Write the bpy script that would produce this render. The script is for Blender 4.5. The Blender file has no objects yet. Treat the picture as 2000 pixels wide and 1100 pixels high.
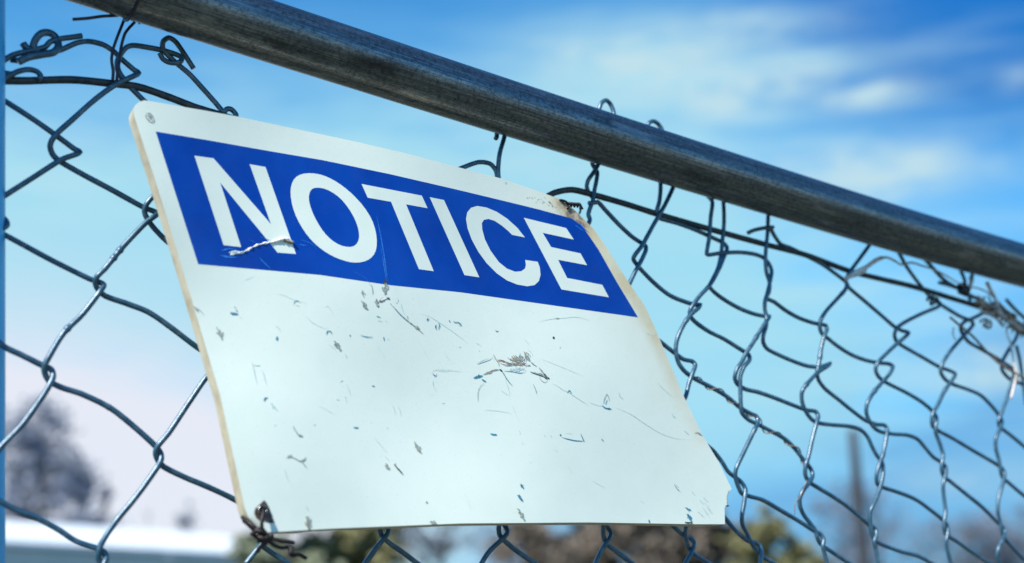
import bpy, bmesh, math, random
from mathutils import Vector, Matrix, noise
from mathutils.geometry import delaunay_2d_cdt

S = bpy.context.scene
COL = S.collection
rnd = random.Random(7)

# ------------------------------------------------------------------ camera
F = 2320.0                       # focal length in photo pixels (2000 px wide)
PITCH = math.radians(15.6)
CAMH = 1.5
cam_d = bpy.data.cameras.new('camera')
cam = bpy.data.objects.new('camera', cam_d)
COL.objects.link(cam)
cam.location = (0, 0, CAMH)
cam.rotation_euler = (math.pi / 2 + PITCH, 0, 0)
cam_d.sensor_width = 36.0
cam_d.lens = F / 2000 * 36.0
cam_d.clip_start = 0.02
cam_d.clip_end = 6000
cam_d.dof.use_dof = True
cam_d.dof.focus_distance = 0.705
cam_d.dof.aperture_fstop = 4.7
S.camera = cam

RIGHT = Vector((1, 0, 0))
FWD = Vector((0, math.cos(PITCH), math.sin(PITCH)))
UP = Vector((0, -math.sin(PITCH), math.cos(PITCH)))
EYE = Vector((0, 0, CAMH))


def ray(px, py):
    return RIGHT * ((px - 1000) / F) - UP * ((py - 550) / F) + FWD


def at_depth(px, py, z):
    return EYE + ray(px, py) * z


# the line of the fence rail in space (measured from the taper of the pipe)
P1 = at_depth(530, 62.5, 0.681)
P2 = at_depth(2000, 519.5, 0.978)
DH = (P2 - P1).normalized()                     # along the fence
ZUP = Vector((0, 0, 1))
FUP = (ZUP - DH * ZUP.dot(DH)).normalized()     # up in the fence plane
NB = DH.cross(FUP)
if NB.y < 0:
    NB = -NB                                    # away from the camera
NF = -NB
RAIL_R = 0.0175
MESH_P = P1 + NB * (RAIL_R + 0.002)

# ------------------------------------------------------------------ light
SUN_DIR = (-0.74 * DH + 0.64 * FUP + 0.29 * NF).normalized()     # towards the sun
SUN_EL = math.asin(SUN_DIR.z)
SUN_AZ = math.atan2(SUN_DIR.x, SUN_DIR.y)
sl = bpy.data.lights.new('sun', 'SUN')
sl.energy = 4.0
sl.angle = math.radians(0.5)
sl.color = (1.0, 0.96, 0.89)
sun = bpy.data.objects.new('sun', sl)
COL.objects.link(sun)
sun.rotation_euler = SUN_DIR.to_track_quat('Z', 'Y').to_euler()
sun.location = SUN_DIR * 20

S.view_settings.view_transform = 'Standard'
S.view_settings.look = 'None'
S.view_settings.exposure = 0.85
S.view_settings.gamma = 1.0
S.view_settings.use_curve_mapping = False

# ------------------------------------------------------------------ sky
W = bpy.data.worlds.new('World')
S.world = W
W.use_nodes = True
wt = W.node_tree
wt.nodes.clear()


def wn(t, **kw):
    n = wt.nodes.new(t)
    for k, v in kw.items():
        setattr(n, k, v)
    return n


def wmath(op, a, b=None, c=None):
    n = wn('ShaderNodeMath', operation=op)
    for i, v in enumerate((a, b, c)):
        if v is None:
            continue
        if isinstance(v, (int, float)):
            n.inputs[i].default_value = v
        else:
            wt.links.new(v, n.inputs[i])
    return n.outputs[0]


def az_el(px, py):
    d = ray(px, py).normalized()
    return math.atan2(d.x, d.y), math.asin(d.z)


sky = wn('ShaderNodeTexSky', sky_type='NISHITA')
sky.sun_disc = False
sky.sun_elevation = SUN_EL
sky.sun_rotation = SUN_AZ
sky.altitude = 300
sky.air_density = 1.0
sky.dust_density = 0.6
sky.ozone_density = 2.5
hs = wn('ShaderNodeHueSaturation')
hs.inputs['Hue'].default_value = 0.495
hs.inputs['Saturation'].default_value = 1.30
hs.inputs['Value'].default_value = 1.0
wt.links.new(sky.outputs[0], hs.inputs['Color'])
geo = wn('ShaderNodeTexCoord')
sep = wn('ShaderNodeSeparateXYZ')
wt.links.new(geo.outputs['Generated'], sep.inputs[0])
AZ = wmath('ARCTAN2', sep.outputs[0], sep.outputs[1])
EL = wmath('ARCSINE', sep.outputs[2])
cmb = wn('ShaderNodeCombineXYZ')
wt.links.new(wmath('MULTIPLY', AZ, 7.0), cmb.inputs[0])
wt.links.new(wmath('MULTIPLY', EL, 22.0), cmb.inputs[1])
cl = wn('ShaderNodeTexNoise')
cl.inputs['Scale'].default_value = 1.0
cl.inputs['Detail'].default_value = 6.0
cl.inputs['Roughness'].default_value = 0.55
cl.inputs['Distortion'].default_value = 0.25
wt.links.new(cmb.outputs[0], cl.inputs['Vector'])
nz = cl.outputs['Fac']


def blob(px, py, sx, sy, gain):
    """a cloud patch hanging in one direction of the sky (sizes in degrees)"""
    a0, e0 = az_el(px, py)
    da = wmath('DIVIDE', wmath('SUBTRACT', AZ, a0), math.radians(sx))
    de = wmath('DIVIDE', wmath('SUBTRACT', EL, e0), math.radians(sy))
    q = wmath('ADD', wmath('MULTIPLY', da, da), wmath('MULTIPLY', de, de))
    return wmath('MULTIPLY', wmath('EXPONENT', wmath('MULTIPLY', q, -1.0)), gain)


cmb3 = wn('ShaderNodeCombineXYZ')
wt.links.new(wmath('MULTIPLY', AZ, 20.0), cmb3.inputs[0])
wt.links.new(wmath('MULTIPLY', EL, 46.0), cmb3.inputs[1])
cl3 = wn('ShaderNodeTexNoise')
cl3.inputs['Scale'].default_value = 1.0
cl3.inputs['Detail'].default_value = 6.0
cl3.inputs['Roughness'].default_value = 0.6
cl3.inputs['Distortion'].default_value = 0.4
wt.links.new(cmb3.outputs[0], cl3.inputs['Vector'])
mods = wmath('MULTIPLY_ADD', cl3.outputs['Fac'], 3.6, -0.95)           # breaks the patches up
soft = wmath('MULTIPLY_ADD', nz, 1.1, 0.42)


def layer(under, items, mod, colour, cap):
    tot = None
    for c in items:
        b = blob(*c)
        tot = b if tot is None else wmath('ADD', tot, b)
    tot = wmath('MULTIPLY', tot, mod)
    tot = wmath('MINIMUM', wmath('MAXIMUM', tot, 0.0), cap)
    mx = wn('ShaderNodeMix', data_type='RGBA')
    wt.links.new(tot, mx.inputs[0])
    wt.links.new(under, mx.inputs[6])
    mx.inputs[7].default_value = (*colour, 1)
    return mx.outputs[2]


tint = wn('ShaderNodeMix', data_type='RGBA', blend_type='MULTIPLY')
tint.inputs[0].default_value = 1.0
wt.links.new(hs.outputs[0], tint.inputs[6])
tint.inputs[7].default_value = (0.44, 1.18, 1.35, 1)
c0 = tint.outputs[2]
# deeper blue high up to the right
c0 = layer(c0, [(2080, -100, 12.0, 6.2, 2.4), (700, -160, 9.0, 3.2, 0.6)], soft, (0.0, 0.95, 3.5), 0.95)
# thin veil of pale cyan across the middle of the sky, deepest to the left
c0 = layer(c0, [(900, 520, 19.0, 7.6, 1.7), (-500, 440, 16.0, 6.5, 1.2), (1550, 820, 9.0, 4.5, 0.8), (1250, 130, 6.5, 2.6, 0.6)], soft, (2.2, 4.3, 5.15), 0.94)
c0 = layer(c0, [(2250, 700, 8.0, 7.0, 1.0), (2100, 1000, 9.0, 6.0, 1.3), (1450, 1100, 16.0, 3.4, 1.6)], soft, (0.95, 2.55, 4.5), 0.93)
# pale haze low in the left of the sky
c0 = layer(c0, [(-100, 930, 14.0, 6.6, 1.7), (450, 1010, 11.0, 3.4, 1.0)], soft, (4.7, 4.85, 5.4), 0.97)
# hazy horizon added out of view, for the rail to reflect as a streak
band_ = wmath('EXPONENT', wmath('MULTIPLY', wmath('POWER', wmath('DIVIDE', EL, math.radians(9)), 2.0), -1.0))
away = wmath('MINIMUM', wmath('MAXIMUM', wmath('MULTIPLY', wmath('SUBTRACT', wmath('ABSOLUTE', AZ), math.radians(42)), 2.0), 0.0), 0.9)
hz = wn('ShaderNodeMix', data_type='RGBA')
wt.links.new(wmath('MULTIPLY', band_, away), hz.inputs[0])
wt.links.new(c0, hz.inputs[6])
hz.inputs[7].default_value = (5.4, 5.6, 5.7, 1)
c0 = hz.outputs[2]
# streaks of thin high cloud
c2 = wn('ShaderNodeCombineXYZ')
wt.links.new(wmath('MULTIPLY_ADD', EL, 9.0, wmath('MULTIPLY', AZ, 6.0)), c2.inputs[0])
wt.links.new(wmath('MULTIPLY', EL, 42.0), c2.inputs[1])
st = wn('ShaderNodeTexNoise')
st.inputs['Scale'].default_value = 1.0
st.inputs['Detail'].default_value = 5.0
st.inputs['Roughness'].default_value = 0.5
wt.links.new(c2.outputs[0], st.inputs['Vector'])
streaks = wmath('MULTIPLY', wmath('MAXIMUM', wmath('SUBTRACT', st.outputs['Fac'], 0.44), 0.0), 4.2)
c0 = layer(c0, [(1350, 210, 13.0, 4.2, 0.75), (1750, 640, 10.0, 4.6, 0.7), (300, 350, 10.0, 5.0, 0.6)], streaks, (2.9, 4.6, 5.2), 0.6)
# wisps of cloud
c0 = layer(c0, [(1700, 182, 2.1, 0.62, 0.95), (1420, 190, 2.5, 1.0, 1.1), (1560, 150, 1.6, 0.7, 0.9), (1200, 120, 3.5, 1.0, 0.5),
                (1250, 130, 6.0, 1.8, 0.42), (1680, 340, 5.0, 1.3, 1.0), (1930, 720, 2.6, 1.0, 0.75),
                (1750, 350, 2.5, 0.7, 0.25), (1990, 150, 1.2, 0.7, 0.30), (1450, 60, 5.0, 1.0, 0.35), (480, 330, 9.0, 1.5, 0.22),
                (1100, 330, 6.0, 1.2, 0.30), (1900, 940, 4.0, 0.9, 0.3)], mods, (3.2, 4.45, 4.9), 0.9)
bg = wn('ShaderNodeBackground')
bg.inputs['Strength'].default_value = 0.095
wt.links.new(c0, bg.inputs['Color'])
wo = wn('ShaderNodeOutputWorld')
wt.links.new(bg.outputs[0], wo.inputs['Surface'])


# ------------------------------------------------------------------ helpers
def plane_z(px, py, p0, n):
    return n.dot(p0 - EYE) / n.dot(ray(px, py))


def mesh_pt(px, py, off=0.0):
    """point on the fence fabric's plane, off = metres behind it"""
    return at_depth(px, py, plane_z(px, py, MESH_P + NB * off, NB))


def catmull(pts, step):
    """pts: tuples of equal length; resampled smoothly, by distance in the first two"""
    if len(pts) < 3:
        pts = [pts[0], tuple((a + b) / 2 for a, b in zip(pts[0], pts[-1])), pts[-1]]
    out = []
    n = len(pts)
    for i in range(n - 1):
        p0, p1, p2, p3 = pts[max(i - 1, 0)], pts[i], pts[i + 1], pts[min(i + 2, n - 1)]
        d = math.hypot(p2[0] - p1[0], p2[1] - p1[1])
        d0 = max(math.hypot(p1[0] - p0[0], p1[1] - p0[1]), 1e-6)
        d2 = max(math.hypot(p3[0] - p2[0], p3[1] - p2[1]), 1e-6)
        k = max(2, int(d / step))
        s0 = min(1.0, d / d0) if i > 0 else 1.0
        s1 = min(1.0, d / d2) if i < n - 2 else 1.0
        for j in range(k):
            t = j / k
            h00, h10 = 2 * t**3 - 3 * t**2 + 1, t**3 - 2 * t**2 + t
            h01, h11 = -2 * t**3 + 3 * t**2, t**3 - t**2
            v = []
            for a0, a1, a2, a3 in zip(p0, p1, p2, p3):
                m1 = (a2 - a0) * 0.5 * s0 if i > 0 else (a2 - a1)
                m2 = (a3 - a1) * 0.5 * s1 if i < n - 2 else (a2 - a1)
                v.append(h00 * a1 + h10 * m1 + h01 * a2 + h11 * m2)
            out.append(tuple(v))
    out.append(tuple(pts[-1]))
    return out


def sweep(verts, faces, uvs, path, radii, sides=10):
    """adds a capped round tube along path to the lists"""
    n = len(path)
    base = len(verts)
    t_prev = (path[1] - path[0]).normalized()
    u = t_prev.orthogonal().normalized()
    length = 0.0
    for i in range(n):
        a, b = path[max(i - 1, 0)], path[min(i + 1, n - 1)]
        t = (b - a)
        if t.length < 1e-9:
            t = t_prev.copy()
        t.normalize()
        u = (u - t * u.dot(t)).normalized()
        w = t.cross(u)
        if i:
            length += (path[i] - path[i - 1]).length
        for k in range(sides):
            an = 2 * math.pi * k / sides
            verts.append(path[i] + (u * math.cos(an) + w * math.sin(an)) * radii[i])
            uvs.append((length, an))
        t_prev = t
    for i in range(n - 1):
        for k in range(sides):
            k2 = (k + 1) % sides
            faces.append((base + i * sides + k, base + i * sides + k2, base + (i + 1) * sides + k2, base + (i + 1) * sides + k))
    faces.append(tuple(base + k for k in reversed(range(sides))))
    faces.append(tuple(base + (n - 1) * sides + k for k in range(sides)))


def make(name, verts, faces, mats, parent=None, uvs=None, smooth=True, midx=None):
    me = bpy.data.meshes.new(name)
    me.from_pydata([tuple(v) for v in verts], [], faces)
    if not isinstance(mats, (list, tuple)):
        mats = [mats]
    for m in mats:
        me.materials.append(m)
    if midx:
        me.polygons.foreach_set('material_index', midx)
    if smooth:
        me.polygons.foreach_set('use_smooth', [True] * len(me.polygons))
    if uvs:
        ul = me.uv_layers.new(name='along')
        for l in me.loops:
            ul.data[l.index].uv = uvs[l.vertex_index]
    me.update()
    o = bpy.data.objects.new(name, me)
    COL.objects.link(o)
    if parent:
        o.parent = parent
        o.matrix_parent_inverse = Matrix.Translation(-parent.location)
    return o


def tag(o, label=None, cat=None, group=None, kind=None):
    if label:
        o['label'] = label
    if cat:
        o['category'] = cat
    if group:
        o['group'] = group
    if kind:
        o['kind'] = kind
    return o


def thing(name, loc, label, cat, group=None):
    o = bpy.data.objects.new(name, None)
    o.location = loc
    o.empty_display_size = 0.05
    COL.objects.link(o)
    return tag(o, label, cat, group)


# ------------------------------------------------------------------ materials
class Mat:
    def __init__(s, name, base=(0.5, 0.5, 0.5), rough=0.5, metal=0.0, spec=0.5):
        s.m = bpy.data.materials.new(name)
        s.m.use_nodes = True
        s.t = s.m.node_tree
        s.b = s.t.nodes['Principled BSDF']
        s.b.inputs['Base Color'].default_value = (*base, 1)
        s.b.inputs['Roughness'].default_value = rough
        s.b.inputs['Metallic'].default_value = metal
        s.b.inputs['Specular IOR Level'].default_value = spec
        s.tc = None

    def n(s, t, **kw):
        x = s.t.nodes.new(t)
        for k, v in kw.items():
            setattr(x, k, v)
        return x

    def coord(s, kind='Object', scale=(1, 1, 1)):
        tc = s.n('ShaderNodeTexCoord')
        mp = s.n('ShaderNodeMapping')
        mp.inputs['Scale'].default_value = scale
        s.t.links.new(tc.outputs[kind], mp.inputs[0])
        return mp.outputs[0]

    def noise(s, co, scale, detail=4, rough=0.55, dist=0.0):
        x = s.n('ShaderNodeTexNoise')
        x.inputs['Scale'].default_value = scale
        x.inputs['Detail'].default_value = detail
        x.inputs['Roughness'].default_value = rough
        x.inputs['Distortion'].default_value = dist
        s.t.links.new(co, x.inputs['Vector'])
        return x.outputs['Fac']

    def ramp(s, fac, stops):
        x = s.n('ShaderNodeValToRGB')
        e = x.color_ramp.elements
        while len(e) < len(stops):
            e.new(0.5)
        for i, (p, c) in enumerate(stops):
            e[i].position = p
            e[i].color = (*c, 1) if len(c) == 3 else c
        s.t.links.new(fac, x.inputs[0])
        return x.outputs[0]

    def mixc(s, fac, a, b, blend='MIX'):
        x = s.n('ShaderNodeMix', data_type='RGBA', blend_type=blend)
        for sock, v in ((0, fac), (6, a), (7, b)):
            if isinstance(v, (int, float)):
                x.inputs[sock].default_value = v
            elif isinstance(v, tuple):
                x.inputs[sock].default_value = (*v, 1)
            else:
                s.t.links.new(v, x.inputs[sock])
        return x.outputs[2]

    def to(s, sock, out):
        s.t.links.new(out, s.b.inputs[sock])

    def bump(s, h, strength, dist):
        x = s.n('ShaderNodeBump')
        x.inputs['Strength'].default_value = strength
        x.inputs['Distance'].default_value = dist
        s.t.links.new(h, x.inputs['Height'])
        s.t.links.new(x.outputs[0], s.b.inputs['Normal'])


def m_wire():
    k = Mat('galvanised_wire', rough=0.42, metal=0.3, spec=0.6)
    k.b.inputs['Coat Weight'].default_value = 0.8
    k.b.inputs['Coat Roughness'].default_value = 0.33
    co = k.coord()
    k.to('Base Color', k.ramp(k.noise(co, 220, 5, 0.6), [(0.3, (0.007, 0.052, 0.098)), (0.52, (0.018, 0.080, 0.135)), (0.72, (0.09, 0.16, 0.20))]))
    k.to('Roughness', k.ramp(k.noise(co, 400, 3), [(0.3, (0.34,) * 3), (0.7, (0.58,) * 3)]))
    k.bump(k.noise(co, 450, 3), 0.16, 0.0005)
    return k.m


def m_thick():
    k = Mat('weathered_tension_wire', rough=0.5, metal=0.6)
    co = k.coord()
    k.to('Base Color', k.ramp(k.noise(co, 160, 5, 0.6), [(0.35, (0.025, 0.04, 0.05)), (0.55, (0.055, 0.07, 0.08)), (0.72, (0.11, 0.085, 0.06))]))
    k.bump(k.noise(co, 420, 4), 0.4, 0.0006)
    return k.m


def m_rail():
    k = Mat('weathered_steel_pipe', rough=0.36, metal=0.9)
    streak = k.noise(k.coord('UV', (7, 9.0, 1)), 1.6, 7, 0.68)
    fine = k.noise(k.coord('UV', (30, 26.0, 1)), 1.5, 5, 0.7)
    mott = k.noise(k.coord(), 420, 5, 0.75)
    big = k.noise(k.coord('UV', (8, 0.5, 1)), 1.0, 5, 0.65)
    c = k.ramp(streak, [(0.30, (0.065, 0.088, 0.10)), (0.52, (0.14, 0.168, 0.185)), (0.70, (0.36, 0.375, 0.37))])
    c = k.mixc(k.ramp(fine, [(0.52, (0, 0, 0)), (0.72, (0.55,) * 3)]), c, (0.46, 0.47, 0.46))
    c = k.mixc(k.ramp(mott, [(0.45, (0, 0, 0)), (0.62, (0.75,) * 3)]), c, (0.05, 0.058, 0.066))
    c = k.mixc(k.ramp(big, [(0.56, (0, 0, 0)), (0.68, (0.85,) * 3)]), c, (0.03, 0.032, 0.035))
    zinc = k.noise(k.coord('UV', (14, 1.1, 1)), 1.3, 6, 0.7)
    c = k.mixc(k.ramp(zinc, [(0.56, (0, 0, 0)), (0.70, (0.6,) * 3)]), c, (0.40, 0.41, 0.41))
    k.to('Base Color', c)
    k.to('Roughness', k.ramp(fine, [(0.3, (0.34,) * 3), (0.7, (0.20,) * 3)]))
    add = k.n('ShaderNodeMath', operation='ADD')
    k.t.links.new(mott, add.inputs[0])
    k.t.links.new(fine, add.inputs[1])
    k.bump(add.outputs[0], 0.16, 0.0006)
    return k.m


def m_sign_white():
    k = Mat('aged_white_plastic', rough=0.32, spec=0.5)
    co = k.coord()
    a = k.noise(co, 14, 5, 0.6)
    b = k.noise(co, 900, 2, 0.5)
    c = k.ramp(a, [(0.3, (0.67, 0.72, 0.62)), (0.55, (0.73, 0.765, 0.66)), (0.75, (0.70, 0.735, 0.615))])
    c = k.mixc(k.ramp(b, [(0.66, (0, 0, 0)), (0.74, (0.35,) * 3)]), c, (0.45, 0.5, 0.5))
    # yellowed and stained along the worn right-hand edge
    at = k.n('ShaderNodeAttribute')
    at.attribute_name = 'wear'
    mul = k.n('ShaderNodeMath', operation='MULTIPLY')
    k.t.links.new(at.outputs['Fac'], mul.inputs[0])
    k.t.links.new(k.ramp(k.noise(co, 55, 5, 0.7), [(0.3, (0.5,) * 3), (0.6, (1,) * 3)]), mul.inputs[1])
    c = k.mixc(mul.outputs[0], c, (0.60, 0.50, 0.30))
    at2 = k.n('ShaderNodeAttribute')
    at2.attribute_name = 'rust'
    mul2 = k.n('ShaderNodeMath', operation='MULTIPLY')
    k.t.links.new(at2.outputs['Fac'], mul2.inputs[0])
    k.t.links.new(k.ramp(k.noise(co, 160, 4, 0.7), [(0.35, (0.2,) * 3), (0.6, (1,) * 3)]), mul2.inputs[1])
    c = k.mixc(mul2.outputs[0], c, (0.11, 0.038, 0.010))
    k.to('Base Color', c)
    k.to('Roughness', k.ramp(k.noise(co, 40, 4), [(0.3, (0.26,) * 3), (0.7, (0.42,) * 3)]))
    k.bump(k.noise(co, 30, 3), 0.08, 0.002)
    return k.m


def m_edge():
    k = Mat('yellowed_plastic_edge', rough=0.5)
    co = k.coord()
    k.to('Base Color', k.ramp(k.noise(co, 60, 5, 0.65), [(0.3, (0.36, 0.30, 0.20)), (0.55, (0.54, 0.47, 0.33)), (0.75, (0.60, 0.55, 0.42))]))
    return k.m


def m_blue():
    k = Mat('blue_printed_band', rough=0.24, spec=0.5)
    co = k.coord()
    a = k.noise(co, 10, 4, 0.6)
    c = k.ramp(a, [(0.3, (0.001, 0.024, 0.21)), (0.5, (0.001, 0.038, 0.29)), (0.72, (0.003, 0.060, 0.37))])
    k.to('Base Color', c)
    k.to('Roughness', k.ramp(k.noise(co, 70, 5), [(0.3, (0.2,) * 3), (0.7, (0.34,) * 3)]))
    k.bump(k.noise(co, 25, 3), 0.10, 0.002)
    return k.m


def m_flat(name, c1, c2, scale=300, rough=0.7, metal=0.0):
    k = Mat(name, rough=rough, metal=metal)
    k.to('Base Color', k.ramp(k.noise(k.coord(), scale, 4, 0.6), [(0.35, c1), (0.65, c2)]))
    return k.m


WIRE, THICK, RAIL = m_wire(), m_thick(), m_rail()
WHITE, EDGE, BLUE = m_sign_white(), m_edge(), m_blue()
LETTER = m_flat('white_print', (0.67, 0.72, 0.62), (0.72, 0.755, 0.655), 40, 0.3)
TIE = m_flat('rusted_tie_wire', (0.006, 0.005, 0.007), (0.026, 0.014, 0.013), 600, 0.5, 0.4)
PURPLE = m_flat('dark_tie_wire', (0.02, 0.02, 0.045), (0.07, 0.05, 0.06), 500, 0.45, 0.5)
VINE = m_flat('dry_vine', (0.42, 0.36, 0.33), (0.78, 0.72, 0.70), 250, 0.8)
VINED = m_flat('dark_dry_vine', (0.06, 0.038, 0.024), (0.34, 0.24, 0.17), 300, 0.85)
POSTM = m_flat('edge_strip_blue', (0.06, 0.40, 0.75), (0.08, 0.46, 0.80), 30, 0.4)

# ------------------------------------------------------------------ the fence
base = P1 + NB * 0.02
fence = thing('chain_link_fence', (base.x, base.y, 0.0),
              'sagging galvanised chain-link fence hung below a grey steel pipe rail', 'fence')

# top rail
RP = [(-320, -211), (-60, -126), (100, -76), (530, 62.5), (1000, 213.5), (1350, 324), (1750, 447), (2000, 519.5), (2260, 590), (2600, 678)]


def rail_z(px):
    return 1.0 / (1.0 / 0.681 + (px - 530) * (1 / 0.978 - 1 / 0.681) / 1470.0)


def rail_pt(px):
    for a, b in zip(RP, RP[1:]):
        if a[0] <= px <= b[0]:
            t = (px - a[0]) / (b[0] - a[0])
            return at_depth(px, a[1] + (b[1] - a[1]) * t, rail_z(px))
    return at_depth(px, RP[-1][1], rail_z(px))


v, f, uv = [], [], []
sm = catmull(RP, 14)
path = [at_depth(x, y, rail_z(x)) for x, y in sm]
sweep(v, f, uv, path, [RAIL_R] * len(path), 48)
make('top_rail', v, f, RAIL, fence, uv)

DRIPS = [(131, 641), (234, 489), (222, 504), (1343, 627), (1476, 658), (1602, 697), (1576, 752), (1708, 763),
         (1845, 760), (1643, 571), (1472, 838), (1412, 520), (1256, 487), (1722, 888), (215, 792), (1577, 905), (1848, 1040)]


def wire(name, pts, r, mat, parent, weave=0.0017, step=3.0, dz=0.0, sides=10, bumps=True, rr=None):
    """a bent wire in the fence's plane; pts are places on the fabric"""
    has = len(pts[0]) > 2
    sm = catmull([tuple(map(float, p)) for p in pts], step)
    path, rad = [], []
    n = len(sm)
    offs = []
    for i, p in enumerate(sm):
        a, b = sm[max(i - 2, 0)], sm[min(i + 2, n - 1)]
        dx, dy = b[0] - a[0], b[1] - a[1]
        L = math.hypot(dx, dy) or 1
        sgn = dx / L * (1 if dy >= 0 else -1)
        offs.append(weave * max(-1, min(1, 1.6 * sgn)))
    for i, p in enumerate(sm):
        lo, hi = max(0, i - 3), min(n, i + 4)
        o = sum(offs[lo:hi]) / (hi - lo) + dz + (p[2] if has else 0.0)
        q = mesh_pt(p[0], p[1], o)
        path.append(q)
        t = i / max(1, n - 1)
        R = r if rr is None else r * (rr[0] + (rr[1] - rr[0]) * t)
        R *= 1 + 0.05 * noise.noise(q * 90)
        if bumps:
            for d in DRIPS:
                q2 = (p[0] - d[0]) ** 2 + (p[1] - d[1]) ** 2
                if q2 < 100:
                    R *= 1 + 0.33 * math.exp(-q2 / 14.0)
        rad.append(R)
    v, f, uv = [], [], []
    sweep(v, f, uv, path, rad, sides)
    return make(name, v, f, mat, parent, uv)


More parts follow.
